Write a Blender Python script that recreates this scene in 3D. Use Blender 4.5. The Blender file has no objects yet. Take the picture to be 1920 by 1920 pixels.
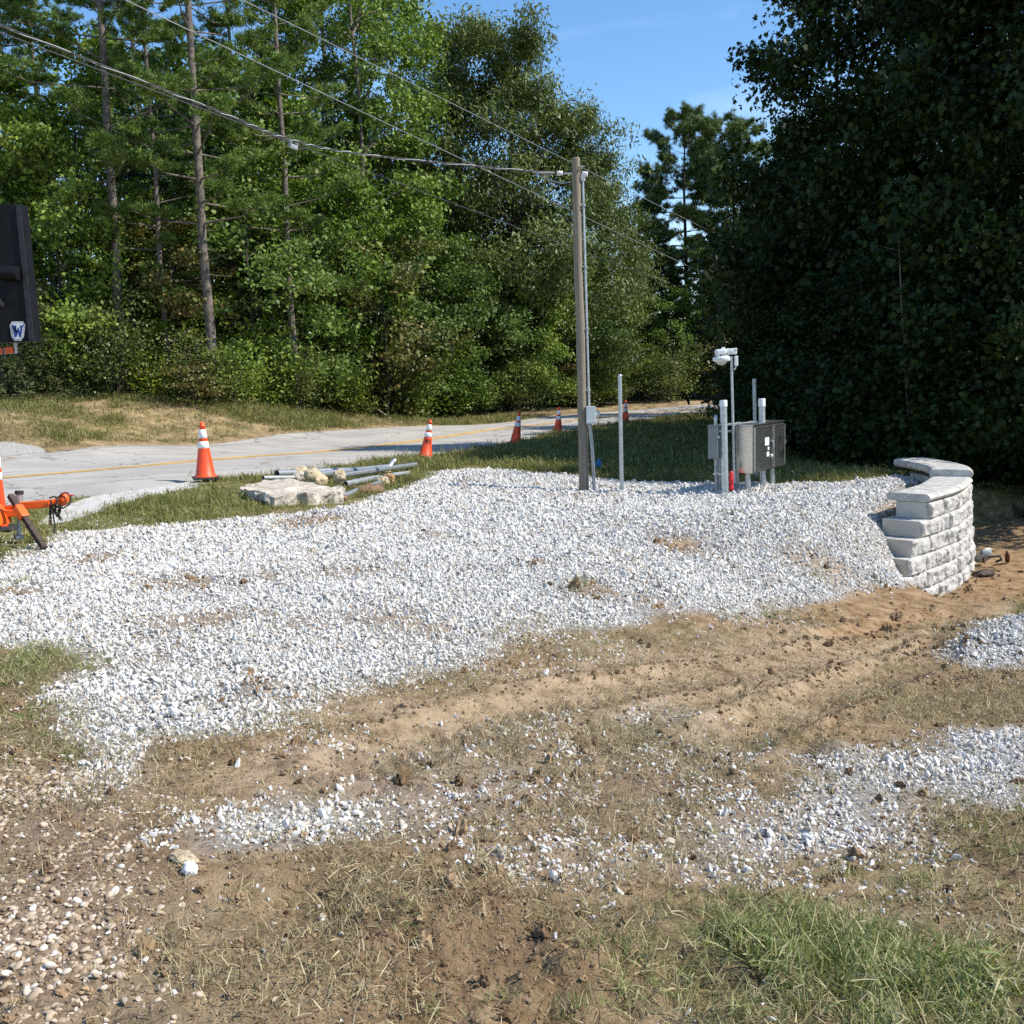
import bpy, bmesh, math, random
import numpy as np
from mathutils import Vector, Matrix, Euler
random.seed(7)
RNG = np.random.default_rng(7)
R = math.radians
scene = bpy.context.scene
COL = scene.collection

# ------------------------------------------------------------------ camera, sky, sun, exposure
CAM_Z, PITCH, ROLL, FPX = 2.0, 7.69, -1.7, 1925.0
cd = bpy.data.cameras.new('camera')
cam = bpy.data.objects.new('camera', cd); COL.objects.link(cam)
cd.sensor_width = 36.0; cd.lens = 36.0*FPX/1920.0
cd.clip_start = 0.05; cd.clip_end = 600
CAMROT = Matrix.Rotation(R(90-PITCH), 3, 'X') @ Matrix.Rotation(R(ROLL), 3, 'Z')
cam.matrix_world = Matrix.Translation((0, 0, CAM_Z)) @ CAMROT.to_4x4()
scene.camera = cam

SUN_AZ, SUN_EL = 11.0, 47.0          # degrees: swing behind the camera's right hand, and height
SUN = Vector((math.cos(R(SUN_AZ))*math.cos(R(SUN_EL)), -math.sin(R(SUN_AZ))*math.cos(R(SUN_EL)), math.sin(R(SUN_EL))))
ld = bpy.data.lights.new('sun', 'SUN'); ld.energy = 4.5; ld.angle = R(0.5); ld.color = (1.0, 0.94, 0.84)
sun = bpy.data.objects.new('sun', ld); COL.objects.link(sun)
sun.rotation_euler = SUN.to_track_quat('Z', 'Y').to_euler(); sun.location = (20, -5, 25)

w = bpy.data.worlds.new('World'); scene.world = w; w.use_nodes = True
nt = w.node_tree; nt.nodes.clear()
out = nt.nodes.new('ShaderNodeOutputWorld'); bg = nt.nodes.new('ShaderNodeBackground')
sky = nt.nodes.new('ShaderNodeTexSky'); sky.sky_type = 'NISHITA'; sky.sun_disc = False
sky.sun_elevation = R(SUN_EL); sky.sun_rotation = R(90+SUN_AZ); sky.air_density = 1.0; sky.dust_density = 0.15; sky.ozone_density = 3.0
tc = nt.nodes.new('ShaderNodeTexCoord'); mp = nt.nodes.new('ShaderNodeMapping'); mp.inputs['Scale'].default_value = (1.6, 1.6, 5.0)
mp.inputs['Rotation'].default_value = (0.2, 0.5, 0.3)
nz = nt.nodes.new('ShaderNodeTexNoise'); nz.inputs['Scale'].default_value = 2.2; nz.inputs['Detail'].default_value = 6; nz.inputs['Distortion'].default_value = 0.6
rp = nt.nodes.new('ShaderNodeValToRGB'); rp.color_ramp.elements[0].position = 0.48; rp.color_ramp.elements[0].color = (0, 0, 0, 1)
rp.color_ramp.elements[1].position = 0.85; rp.color_ramp.elements[1].color = (0.28, 0.28, 0.28, 1)
mx = nt.nodes.new('ShaderNodeMix'); mx.data_type = 'RGBA'; mx.inputs['B'].default_value = (7.5, 8.2, 9.0, 1)
L = nt.links.new
L(tc.outputs['Generated'], mp.inputs['Vector']); L(mp.outputs['Vector'], nz.inputs['Vector']); L(nz.outputs['Fac'], rp.inputs['Fac'])
L(rp.outputs['Color'], mx.inputs['Factor']); hs = nt.nodes.new('ShaderNodeHueSaturation'); hs.inputs['Saturation'].default_value = 1.18; L(sky.outputs['Color'], hs.inputs['Color']); L(hs.outputs['Color'], mx.inputs['A']); L(mx.outputs['Result'], bg.inputs['Color'])
bg.inputs['Strength'].default_value = 0.14
L(bg.outputs['Background'], out.inputs['Surface'])
scene.view_settings.view_transform = 'Standard'; scene.view_settings.look = 'None'
scene.view_settings.gamma = 1.0; scene.view_settings.exposure = 0.58; scene.view_settings.use_curve_mapping = False
scene.render.engine = 'CYCLES'
scene.cycles.max_bounces = 6; scene.cycles.diffuse_bounces = 3; scene.cycles.glossy_bounces = 2
scene.cycles.transmission_bounces = 3; scene.cycles.transparent_max_bounces = 4
scene.cycles.use_adaptive_sampling = False; scene.cycles.use_denoising = False; scene.cycles.sample_clamp_indirect = 4.0

# ------------------------------------------------------------------ pixel <-> world helpers (photo is 1920 x 1920)
CM = np.array(CAMROT)
def ray(u, v):
    d = np.array([(u-960)/FPX, -(v-960)/FPX, -1.0])
    return CM @ d
def at(u, v, Y):
    d = ray(u, v); k = Y/d[1]
    return Vector((d[0]*k, Y, CAM_Z + d[2]*k))
def atz(u, v, z):
    d = ray(u, v); k = (z-CAM_Z)/d[2]
    return Vector((d[0]*k, d[1]*k, z))
def proj(x, y, z):
    p = np.stack([x, y, z-CAM_Z], -1) @ CM
    return 960 + FPX*p[..., 0]/-p[..., 2], 960 - FPX*p[..., 1]/-p[..., 2]

# ------------------------------------------------------------------ value noise
def _hash(i, j, s):
    h = (i*374761393 + j*668265263 + s*1274126177) & 0xffffffff
    h = ((h ^ (h >> 13))*1274126177) & 0xffffffff
    return ((h ^ (h >> 16)) & 0xffff)/65535.0
def vnoise(x, y, s=0):
    xi = np.floor(x).astype(np.int64); yi = np.floor(y).astype(np.int64)
    fx = x-xi; fy = y-yi
    fx = fx*fx*(3-2*fx); fy = fy*fy*(3-2*fy)
    a = _hash(xi, yi, s); b = _hash(xi+1, yi, s); c = _hash(xi, yi+1, s); d = _hash(xi+1, yi+1, s)
    return (a+(b-a)*fx)*(1-fy) + (c+(d-c)*fx)*fy
def fbm(x, y, s=0, octv=4):
    r = 0; a = 0.5; t = 0
    for k in range(octv):
        r = r + a*vnoise(x*2**k+17.3*k, y*2**k-9.1*k, s+k); t += a; a *= 0.5
    return r/t

# ------------------------------------------------------------------ ground control points
CP = []
def cz(u, v, z): p = atz(u, v, z); CP.append((p.x, p.y, z))
def cy(u, v, Y): p = at(u, v, Y); CP.append(tuple(p))
for a in [(0, 1920, .44), (960, 1920, .40), (1920, 1920, .33), (0, 1400, .40), (960, 1400, .22), (1920, 1400, .03),
          (0, 1150, .38), (700, 1150, .26), (1200, 1180, -.05), (1500, 960, .03), (1400, 950, .0), (1550, 915, .03), (1450, 930, -.02), (1250, 950, .04), (500, 1500, .36), (1450, 1600, .2), (1500, 1160, -.40)]: cz(*a)
for a in [(1900, 1130, 11.4), (1096, 922, 17.2), (1360, 926, 16.3), (1640, 942, 14.4), (1680, 1072, 12.9), (1660, 1030, 12.9), (1640, 985, 13.2), (1720, 897, 17.2), (1500, 1000, 12.0),
          (1600, 1095, 11.4), (1710, 1120, 13.0), (1300, 1100, 9.3), (1000, 1000, 12.2), (600, 1000, 12.0), (300, 1000, 11.7), (120, 1010, 11.2), (800, 896, 19.0),
          (960, 880, 20.6), (1250, 893, 20.2), (960, 858, 24.2), (1250, 840, 26),
          (0, 952, 14), (385, 902, 16.5), (640, 872, 21), (800, 856, 24.4), (968, 833, 28.9), (1048, 815, 34), (1173, 797, 38.5), (1300, 779, 45),
          (0, 862, 23), (330, 832, 28.4), (590, 806, 34), (800, 797, 40), (1000, 783, 45.8), (1200, 767, 52), (1340, 760, 53.5),
          (60, 757, 31.5), (250, 752, 33), (400, 757, 34), (600, 778, 39), (820, 790, 45), (60, 790, 27), (320, 800, 31)]: cy(*a)
CP += [(-3, 0, .44), (3, 0, .38), (0, -8, .5), (-12, 0, .5), (12, 0, .1), (-9.5, 10.5, .5), (-14, 18.5, .45), (-16.5, 14, .5),
       (12, 12, -1.0), (13, 18, -1.1), (11, 22, -.8), (15, 27, -.8), (11, 33, -.4), (22, 20, -1.0), (20, 45, -.3), (25, 58, -.2), (40, 30, -.8), (40, 65, 0),
       (-26, 34, 1.8), (-30, 20, 1.0), (-10, 48, 1.6), (5, 62, .6), (-15, 70, 2.0), (20, 75, .4), (-50, 60, 3.0), (60, 90, 1), (0, 120, 2), (-60, 0, 1), (60, 0, 0), (0, -60, .8), (60, -60, .5), (-60, -60, 1), (-80, 120, 3), (90, 130, 1)]
CP = np.array(CP)
def _tps_fit(P, lam=0.02):
    n = len(P); X = P[:, :2]/20.0
    d2 = ((X[:, None]-X[None])**2).sum(-1)
    K = 0.5*d2*np.log(d2+1e-12) + lam*0.01*np.eye(n)
    A = np.zeros((n+3, n+3)); A[:n, :n] = K; A[:n, n] = 1; A[:n, n+1:] = X; A[n, :n] = 1; A[n+1:, :n] = X.T
    b = np.zeros(n+3); b[:n] = P[:, 2]
    return X, np.linalg.solve(A, b)
TX, TW = _tps_fit(CP)
def tps(x, y):
    x = np.atleast_1d(np.asarray(x, float)); y = np.atleast_1d(np.asarray(y, float))
    xs = np.clip(x, -90, 90)/20.0; ys = np.clip(y, -60, 130)/20.0
    r = TW[-3] + TW[-2]*xs + TW[-1]*ys
    for k in range(len(TX)):
        d2 = (xs-TX[k, 0])**2 + (ys-TX[k, 1])**2
        r = r + TW[k]*0.5*d2*np.log(d2+1e-12)
    return r
# the retaining wall's line: inside it the pad, outside it the lower ground
WALL_CAP = .26
_a = [tuple(atz(u, v, WALL_CAP).xy) for u, v in [(1735, 927), (1766, 919), (1795, 910), (1809, 900), (1817, 890)]]
_a = np.array(_a); _t = (_a[1]-_a[0]); _t /= np.linalg.norm(_t)
ARC = np.concatenate([[_a[0]-_t*1.6-np.array([0.18, .0])], [_a[0]-_t*.8-np.array([.05, 0])], _a, [_a[-1]+np.array([.16, .75]), _a[-1]+np.array([.12, 1.7]), _a[-1]+np.array([-.1, 2.6])]])
_tps0 = tps
def tps(x, y):
    x = np.atleast_1d(np.asarray(x, float)); y = np.atleast_1d(np.asarray(y, float)); z = _tps0(x, y)
    sel = (x > 4) & (x < 16) & (y > 11) & (y < 24)
    if sel.any():
        xs = x[sel]; ys = y[sel]; best = np.full(len(xs), 1e9); side = np.zeros(len(xs)); ss = np.zeros(len(xs)); acc = 0
        for k in range(1, len(ARC)-1):
            A = ARC[k]; B = ARC[k+1]; d = B-A; Ln = np.linalg.norm(d); t = np.clip(((xs-A[0])*d[0]+(ys-A[1])*d[1])/Ln**2, 0, 1)
            ex = xs-(A[0]+d[0]*t); ey = ys-(A[1]+d[1]*t); dd = np.hypot(ex, ey); b = dd < best
            best[b] = dd[b]; side[b] = ((ex*d[1]-ey*d[0])/Ln)[b]; ss[b] = (acc+t*Ln)[b]; acc += Ln
        u = np.clip((side+.12)/.2, 0, 1); u = u*u*(3-2*u); f = np.clip((ss-.55)/.5, 0, 1)*np.clip((acc+.1-ss)/.6, 0, 1); f = f*f*(3-2*f)
        wgt = u*f*np.exp(-(np.maximum(best-.6, 0)/2.2)**2)
        zz = z[sel]; low = np.minimum(zz, -1.12+.03*(ys-14)); z[sel] = zz*(1-wgt)+low*wgt
    return z
def ground_px(u, v):
    """world point where the photo's pixel (u, v) meets the smooth ground"""
    d = ray(u, v); k = np.concatenate([np.linspace(1.5, 30, 400), np.linspace(30.1, 120, 300)])
    x = d[0]*k; y = d[1]*k; z = CAM_Z+d[2]*k
    h = z-tps(x, y); i = np.argmax(h < 0)
    if h[i] >= 0: i = len(k)-1
    t = h[i-1]/(h[i-1]-h[i]+1e-9); kk = k[i-1]+(k[i]-k[i-1])*t
    return d[0]*kk, d[1]*kk

# ------------------------------------------------------------------ ground cover masks on a world grid
GX0, GX1, GY0, GY1, GS = -34.0, 34.0, -4.0, 64.0, 0.05
gnx = int((GX1-GX0)/GS); gny = int((GY1-GY0)/GS)
def poly_world(pp, img=True):
    return np.array([ground_px(*p) for p in pp]) if img else np.array(pp, float)
def blur(m, r):
    if r < 1: return m
    for ax in (0, 1):
        c = np.cumsum(np.pad(m, [(r+1, r) if a == ax else (0, 0) for a in (0, 1)], mode='edge'), axis=ax)
        m = (np.take(c, np.arange(2*r+1, c.shape[ax]), axis=ax) - np.take(c, np.arange(0, c.shape[ax]-2*r-1), axis=ax))/(2*r+1)
    return m
def raster(polys, soft=3, img=True):
    m = np.zeros((gny, gnx), np.float32)
    for pp in polys:
        val = 1.0
        if isinstance(pp, tuple): pp, val = pp
        P = poly_world(pp, img)
        i0 = max(0, int((P[:, 0].min()-GX0)/GS)-1); i1 = min(gnx, int((P[:, 0].max()-GX0)/GS)+2)
        j0 = max(0, int((P[:, 1].min()-GY0)/GS)-1); j1 = min(gny, int((P[:, 1].max()-GY0)/GS)+2)
        if i1 <= i0 or j1 <= j0: continue
        X, Y = np.meshgrid(GX0+(np.arange(i0, i1)+.5)*GS, GY0+(np.arange(j0, j1)+.5)*GS)
        ins = np.zeros(X.shape, bool)
        for a in range(len(P)):
            xa, ya = P[a]; xb, yb = P[(a+1) % len(P)]
            if ya == yb: continue
            c = ((ya > Y) != (yb > Y)) & (X < (xb-xa)*(Y-ya)/(yb-ya)+xa)
            ins ^= c
        sub = m[j0:j1, i0:i1]; sub[ins] = np.maximum(sub[ins], val)
    return blur(blur(m, soft), soft) if soft else m
def samp(m, x, y):
    fx = np.clip((x-GX0)/GS-.5, 0, gnx-1.001); fy = np.clip((y-GY0)/GS-.5, 0, gny-1.001)
    i = fx.astype(int); j = fy.astype(int); fx = fx-i; fy = fy-j
    return (m[j, i]*(1-fx)+m[j, i+1]*fx)*(1-fy)+(m[j+1, i]*(1-fx)+m[j+1, i+1]*fx)*fy
def warp(x, y, a=0.22, f=1.4):
    return x+a*(fbm(x*f, y*f, 11)-.5)*2, y+a*(fbm(x*f+40, y*f, 12)-.5)*2

# road edges in the world
NEAR = [(-17, 1.5), (-13.5, 5.5), (-9.8, 10.6)] + [tuple(at(*a).xy) for a in [(0, 952, 14), (385, 902, 16.5), (640, 872, 21), (800, 856, 24.4), (968, 833, 28.9), (1048, 815, 34), (1173, 797, 38.5), (1300, 779, 45)]] + [(14, 50), (22, 54), (33, 57)]
FAR = [(-24, 6.5), (-20, 11), (-15.6, 17.6)] + [tuple(at(*a).xy) for a in [(0, 862, 23), (330, 832, 28.4), (590, 806, 34), (800, 797, 40), (1000, 783, 45.8), (1200, 767, 52), (1340, 760, 55.5)]] + [(17, 59), (24, 62), (33, 64)]
def smooth_line(P, n):
    P = np.array(P, float)
    for _ in range(3):
        Q = np.repeat(P, 2, axis=0)[1:-1]
        A = P[:-1]*.75+P[1:]*.25; B = P[:-1]*.25+P[1:]*.75
        P = np.concatenate([P[:1], np.stack([A, B], 1).reshape(-1, 2), P[-1:]])
    s = np.concatenate([[0], np.cumsum(np.linalg.norm(np.diff(P, axis=0), axis=1))])
    t = np.linspace(0, s[-1], n)
    return np.stack([np.interp(t, s, P[:, 0]), np.interp(t, s, P[:, 1])], 1)
NE = smooth_line(NEAR, 160); FE = smooth_line(FAR, 160)
road_poly = [tuple(p) for p in NE]+[tuple(p) for p in FE[::-1]]

M = {}
M['road'] = raster([road_poly], 2, img=False)
M['white'] = raster([
    [(-60, 1075), (60, 1035), (110, 1005), (250, 990), (420, 975), (560, 965), (660, 945), (760, 912), (800, 897), (830, 884), (900, 880), (980, 885), (1080, 893), (1200, 905), (1340, 906), (1480, 908), (1600, 903), (1700, 893), (1725, 900), (1680, 935), (1655, 985), (1690, 1040), (1700, 1075), (1690, 1095), (1600, 1105), (1500, 1125), (1380, 1150), (1250, 1150), (1150, 1175), (1000, 1195), (930, 1215), (880, 1245), (760, 1265), (640, 1290), (560, 1330), (520, 1370), (420, 1385), (280, 1390), (220, 1400), (270, 1440), (290, 1500), (250, 1530), (200, 1520), (160, 1470), (135, 1430), (140, 1350), (70, 1290), (170, 1260), (150, 1215), (-60, 1200)],
    ([(280, 1590), (400, 1540), (560, 1520), (680, 1530), (700, 1560), (620, 1590), (540, 1610), (440, 1640), (320, 1625)], .9),
    ([(640, 1520), (700, 1490), (900, 1440), (1000, 1430), (960, 1500), (860, 1560), (760, 1590), (690, 1600)], .42),
    ([(1150, 1345), (1230, 1310), (1310, 1330), (1290, 1365), (1180, 1370)], .45),
    ([(1540, 1470), (1580, 1430), (1640, 1410), (1690, 1430), (1760, 1380), (1800, 1480), (1700, 1555), (1640, 1570), (1560, 1500)], .75), [(1740, 1410), (1800, 1370), (1930, 1335), (1960, 1540), (1860, 1505), (1790, 1470)],
    ([(1270, 1630), (1340, 1575), (1420, 1540), (1600, 1510), (1680, 1540), (1560, 1570), (1440, 1600), (1330, 1655)], .85),
    ([(1040, 1700), (1080, 1650), (1160, 1605), (1180, 1640), (1130, 1690), (1060, 1715)], .85),
    ([(1580, 1730), (1640, 1700), (1720, 1690), (1730, 1720), (1640, 1745)], .4), ([(1790, 1770), (1850, 1720), (1930, 1690), (1930, 1740), (1840, 1780)], .5),
    [(1770, 1235), (1850, 1190), (1990, 1170), (2060, 1250), (1860, 1262)],
    ([(480, 1400), (900, 1350), (1150, 1330), (1300, 1300), (1560, 1420), (1500, 1500), (1200, 1640), (1000, 1700), (700, 1610), (480, 1560)], .30), ([(1300, 1640), (1700, 1560), (1930, 1560), (1930, 1740), (1500, 1740)], .16), ([(560, 1300), (900, 1270), (1000, 1210), (1350, 1150), (1650, 1120), (1500, 1190), (1000, 1290), (700, 1360), (540, 1400)], .2),
    ([(1000, 1390), (1120, 1340), (1120, 1420), (1010, 1480)], .15),
], 3)
M['thin'] = raster([   # brownish streaks scraped through the white gravel
    ([(250, 1165), (420, 1135), (480, 1150), (400, 1180), (280, 1190)], .5), ([(480, 1175), (640, 1150), (700, 1165), (560, 1200)], .38),
    ([(660, 1130), (800, 1160), (880, 1190), (840, 1210), (700, 1175)], .5), ([(1240, 1015), (1330, 1005), (1320, 1035), (1250, 1035)], 1),
    ([(1430, 1020), (1500, 1015), (1620, 1075), (1560, 1095), (1460, 1050)], .45), ([(1060, 1105), (1140, 1095), (1150, 1120), (1080, 1125)], 1),
    ([(1180, 1110), (1250, 1130), (1230, 1150), (1180, 1135)], .8), ([(440, 1280), (520, 1275), (540, 1310), (470, 1320)], 1),
    ([(200, 1095), (380, 1075), (460, 1100), (300, 1120)], .45), ([(600, 1060), (760, 1050), (740, 1075), (620, 1085)], .4), ([(470, 1078), (520, 1075), (520, 1090), (470, 1092)], 1), ([(570, 1072), (605, 1070), (600, 1082), (570, 1084)], 1), ([(780, 1000), (820, 996), (815, 1010), (782, 1012)], 1), ([(960, 1050), (1020, 1045), (1020, 1062), (965, 1065)], .9), ([(1330, 1045), (1370, 1043), (1370, 1058), (1335, 1060)], .9), ([(1180, 1000), (1260, 990), (1250, 1010), (1190, 1015)], .5), ([(200, 1225), (330, 1215), (380, 1240), (230, 1260)], .5), ([(850, 1060), (900, 1055), (900, 1070), (850, 1075)], .6),
    ([(100, 1050), (220, 1030), (240, 1045), (130, 1070)], .6), ([(500, 985), (640, 955), (650, 975), (540, 995)], .8), ([(0, 1105), (90, 1100), (80, 1120), (0, 1122)], .9)], 3)
M['pebble'] = raster([[(-80, 1420), (60, 1420), (130, 1450), (180, 1530), (230, 1570), (120, 1590), (150, 1660), (240, 1700), (235, 1760), (200, 1850), (140, 1930), (-80, 1930)], ([(140, 1440), (330, 1440), (330, 1560), (230, 1570)], .3)], 3)
M['green'] = raster([
    [(1190, 1720), (1280, 1690), (1480, 1690), (1560, 1720), (1680, 1770), (1800, 1780), (2150, 1790), (2200, 1990), (1400, 1960), (1420, 1860), (1360, 1830), (1260, 1800)],
    ([(900, 1860), (1100, 1820), (1330, 1850), (1380, 1960), (850, 1960)], .28), ([(1830, 1530), (1960, 1500), (1960, 1640), (1840, 1620)], .55), ([(1690, 1560), (1830, 1530), (1840, 1580), (1720, 1600)], .35),
    ([(1500, 1580), (1800, 1590), (1940, 1640), (1940, 1720), (1700, 1700), (1500, 1660)], .22), ([(1440, 1410), (1560, 1400), (1540, 1460), (1450, 1450)], .35),
    ([(-40, 1235), (100, 1210), (165, 1235), (150, 1290), (-40, 1290)], .8), ([(-40, 1310), (60, 1330), (150, 1390), (140, 1440), (-40, 1420)], .7), ([(-40, 1090), (90, 1088), (70, 1100), (-40, 1104)], .7),
    ([(1150, 1560), (1300, 1540), (1260, 1600), (1180, 1600)], .15), ([(800, 1740), (1000, 1720), (960, 1790), (820, 1800)], .15),
    ([(1330, 1150), (1560, 1150), (1500, 1175), (1360, 1180)], .15), ([(1060, 1095), (1110, 1092), (1130, 1110), (1080, 1118)], .9), ([(1880, 1120), (1990, 1105), (1990, 1170), (1890, 1150)], .5),
    ([(1000, 1195), (1200, 1170), (1300, 1180), (1180, 1220), (1010, 1230)], .12)], 3)
M['bare'] = raster([
    ([(360, 1500), (480, 1430), (640, 1380), (760, 1330), (880, 1290), (1000, 1250), (1250, 1215), (1500, 1180), (1740, 1120), (1930, 1110), (1940, 1160), (1780, 1200), (1680, 1250), (1560, 1310), (1420, 1380), (1300, 1370), (1150, 1330), (950, 1370), (760, 1420), (620, 1490), (420, 1545)], .9),
    ([(520, 1290), (640, 1290), (830, 1290), (760, 1335), (600, 1360)], .8), ([(1300, 1830), (1420, 1850), (1400, 1960), (1260, 1960)], .8), ([(270, 1690), (480, 1650), (560, 1720), (420, 1850), (250, 1900)], .6)], 4)
M['orange'] = raster([([(1480, 1150), (1680, 1105), (1760, 1112), (1850, 1050), (1990, 1000), (1990, 1130), (1800, 1170), (1560, 1200)], 1.0), ([(1240, 1010), (1330, 1005), (1320, 1035), (1250, 1035)], 1), ([(1430, 1020), (1500, 1010), (1700, 1090), (1600, 1105)], .5), ([(440, 1280), (520, 1275), (540, 1310), (470, 1320)], .8), ([(1820, 980), (1990, 960), (1990, 1060), (1830, 1060)], .7)], 4)
M['churn'] = raster([([(560, 1640), (900, 1660), (1180, 1740), (1220, 1830), (900, 1850), (620, 1760)], 1), ([(1000, 1470), (1250, 1420), (1330, 1480), (1200, 1600), (1020, 1560)], .8), ([(1300, 1250), (1500, 1200), (1660, 1190), (1560, 1260), (1400, 1330)], .2), ([(80, 1570), (420, 1590), (420, 1650), (120, 1650)], .9), ([(540, 1680), (640, 1660), (700, 1800), (560, 1900)], .6), ([(1700, 1260), (1930, 1250), (1930, 1330), (1720, 1330)], .8)], 4)
M['apron'] = raster([[(70, 985), (110, 952), (160, 934), (215, 921), (300, 908), (385, 899), (376, 912), (300, 927), (230, 943), (200, 955), (165, 966), (115, 980)]], 1)
M['drive'] = raster([[(-300, 870), (-200, 830), (20, 830), (70, 838), (80, 850), (0, 858), (-120, 876)]], 2)
strip = [tuple(p) for p in NE[20:]] + [(30, 40), (14, 19.5), (8.2, 18.2)] + [ground_px(*p) for p in [(1700, 893), (1600, 903), (1340, 906), (1200, 905), (1080, 893), (900, 880), (800, 897), (660, 945), (420, 975), (250, 990), (60, 1035), (-80, 1070)]] + [(-12, 9)]
M['strip'] = raster([strip], 4, img=False)
bank = [tuple(p) for p in FE] + [(33, 68), (18, 62)] + [tuple(at(*a).xy) for a in [(1340, 750, 58), (1200, 757, 56), (1000, 775, 49), (820, 788, 45), (600, 776, 40), (400, 757, 35), (250, 752, 34), (60, 757, 33)]] + [(-22, 30), (-34, 20)]
M['bank'] = raster([bank], 5, img=False)

# tyre tracks: (points in the photo, half width, depth)
TRACKS = [([(700, 1430), (850, 1370), (1000, 1325), (1250, 1280), (1500, 1245), (1650, 1215), (1800, 1160)], .24, .035), ([(1350, 1400), (1480, 1340), (1600, 1285), (1700, 1250), (1780, 1220)], .20, .05), ([(1560, 1200), (1700, 1165), (1920, 1150)], .2, .04)]
TR = []
for pts, hw, dp in TRACKS:
    P = smooth_line([ground_px(*p) for p in pts], 60); s = np.concatenate([[0], np.cumsum(np.linalg.norm(np.diff(P, axis=0), axis=1))]); TR.append((P, s, hw, dp))
BUMPS = [(*ground_px(870, 1705), .20, .06), (*ground_px(780, 1730), .14, .03), (*ground_px(1080, 1800), .16, .02), (*ground_px(490, 1300), .22, .06), (*ground_px(1100, 1112), .22, .05), (*ground_px(1250, 1415+0), .15, .03),
         (*ground_px(420, 1625), .3, .03), (*ground_px(1575, 1415), .12, .06), (*ground_px(1960, 1222), .95, .27), (*ground_px(1870, 1240), .5, .12), (*ground_px(550, 1700), .14, -.05), (*ground_px(1290, 1840), .2, -.04), (*ground_px(880, 905), .5, .06)]
def detail(x, y):
    d = np.hypot(x, y)
    road = samp(M['road'], x, y); soil = 1-np.clip(samp(M['white'], x, y)*1.3, 0, 1)
    ap = np.clip(samp(M['apron'], x, y)*2, 0, 1)
    bare = samp(M['bare'], x, y)
    h = 0.06*(fbm(x*.9, y*.9, 3)-.5) + 0.03*(fbm(x*3.1, y*3.1, 4)-.5)
    near = np.clip((16-d)/8, 0, 1)
    lump = np.abs(fbm(x*9, y*9, 5, 3)-.5)*2
    patch = np.clip((fbm(x*1.3+7, y*1.3, 8)-.42)*4, 0, 1)
    h = h + near*soil*(1-.75*bare)*patch*(0.060*(fbm(x*7, y*7, 6, 3)-.5) + .04*(lump-.35) + .030*(fbm(x*15, y*15, 14, 3)-.5)) + near*soil*.012*(fbm(x*22, y*22, 9, 2)-.5)
    for P, s, hw, dp in TR:
        sel = (x > P[:, 0].min()-.6) & (x < P[:, 0].max()+.6) & (y > P[:, 1].min()-.6) & (y < P[:, 1].max()+.6)
        if not sel.any(): continue
        xs = x[sel]; ys = y[sel]
        d2 = (xs[:, None]-P[None, :, 0])**2 + (ys[:, None]-P[None, :, 1])**2
        k = d2.argmin(1); dist = np.sqrt(d2[np.arange(len(k)), k]); k2 = np.clip(k, 1, len(P)-2)
        t = P[k2+1]-P[k2-1]; t = t/np.linalg.norm(t, axis=1)[:, None]
        sl = s[k2]+(xs-P[k2, 0])*t[:, 0]+(ys-P[k2, 1])*t[:, 1]
        lat = (xs-P[k2, 0])*-t[:, 1]+(ys-P[k2, 1])*t[:, 0]
        prof = np.exp(-(dist/hw)**4); ridge = np.exp(-((dist-hw*1.35)/(hw*.35))**2)
        lug = np.sin(2*math.pi*(sl+np.abs(lat)*.55)/.13)*np.clip(fbm(xs*1.7, ys*1.7, 21)*2.6-.5, 0, 1)
        hh = h[sel]*(1-prof*.7) - dp*prof*.7 + .021*prof*lug + dp*.7*ridge*(.4+fbm(xs*8, ys*8, 22))
        h[sel] = hh
    for bx, by, br, bh in BUMPS:
        d2 = ((x-bx)**2+(y-by)**2)/br**2
        sel = d2 < 6
        if sel.any(): h[sel] += bh*np.exp(-d2[sel]*1.3)*(.7+.6*fbm(x[sel]*6, y[sel]*6, 31))
    return h*(1-np.clip(road*1.4, 0, 1))*(1-ap) - .035*np.clip(road*3-1.6, 0, 1)
def gz(x, y):
    x = np.atleast_1d(np.asarray(x, float)); y = np.atleast_1d(np.asarray(y, float))
    return tps(x, y)+detail(x, y)
def gz1(x, y): return float(gz([x], [y])[0])

# ------------------------------------------------------------------ materials
def mat(name, color, rough=.7, metal=0.0, var=.25, scale=6.0, bump=0.0, bscale=40.0, dark=None, coords='Object', spec=.5, detail=4):
    m = bpy.data.materials.new(name); m.use_nodes = True
    n = m.node_tree.nodes; l = m.node_tree.links.new; b = n['Principled BSDF']
    tcn = n.new('ShaderNodeTexCoord'); no = n.new('ShaderNodeTexNoise'); no.inputs['Scale'].default_value = scale; no.inputs['Detail'].default_value = detail; no.inputs['Roughness'].default_value = .65
    l(tcn.outputs[coords], no.inputs['Vector'])
    r = n.new('ShaderNodeValToRGB'); d = dark or tuple(c*(1-var) for c in color)
    r.color_ramp.elements[0].color = (*d, 1); r.color_ramp.elements[0].position = .35
    r.color_ramp.elements[1].color = (*[min(1, c*(1+var*.35)) for c in color], 1); r.color_ramp.elements[1].position = .65
    l(no.outputs['Fac'], r.inputs['Fac']); l(r.outputs['Color'], b.inputs['Base Color'])
    b.inputs['Roughness'].default_value = rough; b.inputs['Metallic'].default_value = metal; b.inputs['Specular IOR Level'].default_value = spec
    if bump:
        n2 = n.new('ShaderNodeTexNoise'); n2.inputs['Scale'].default_value = bscale; n2.inputs['Detail'].default_value = 6; l(tcn.outputs[coords], n2.inputs['Vector'])
        bp = n.new('ShaderNodeBump'); bp.inputs['Strength'].default_value = bump; bp.inputs['Distance'].default_value = .02
        l(n2.outputs['Fac'], bp.inputs['Height']); l(bp.outputs['Normal'], b.inputs['Normal'])
    return m
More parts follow.
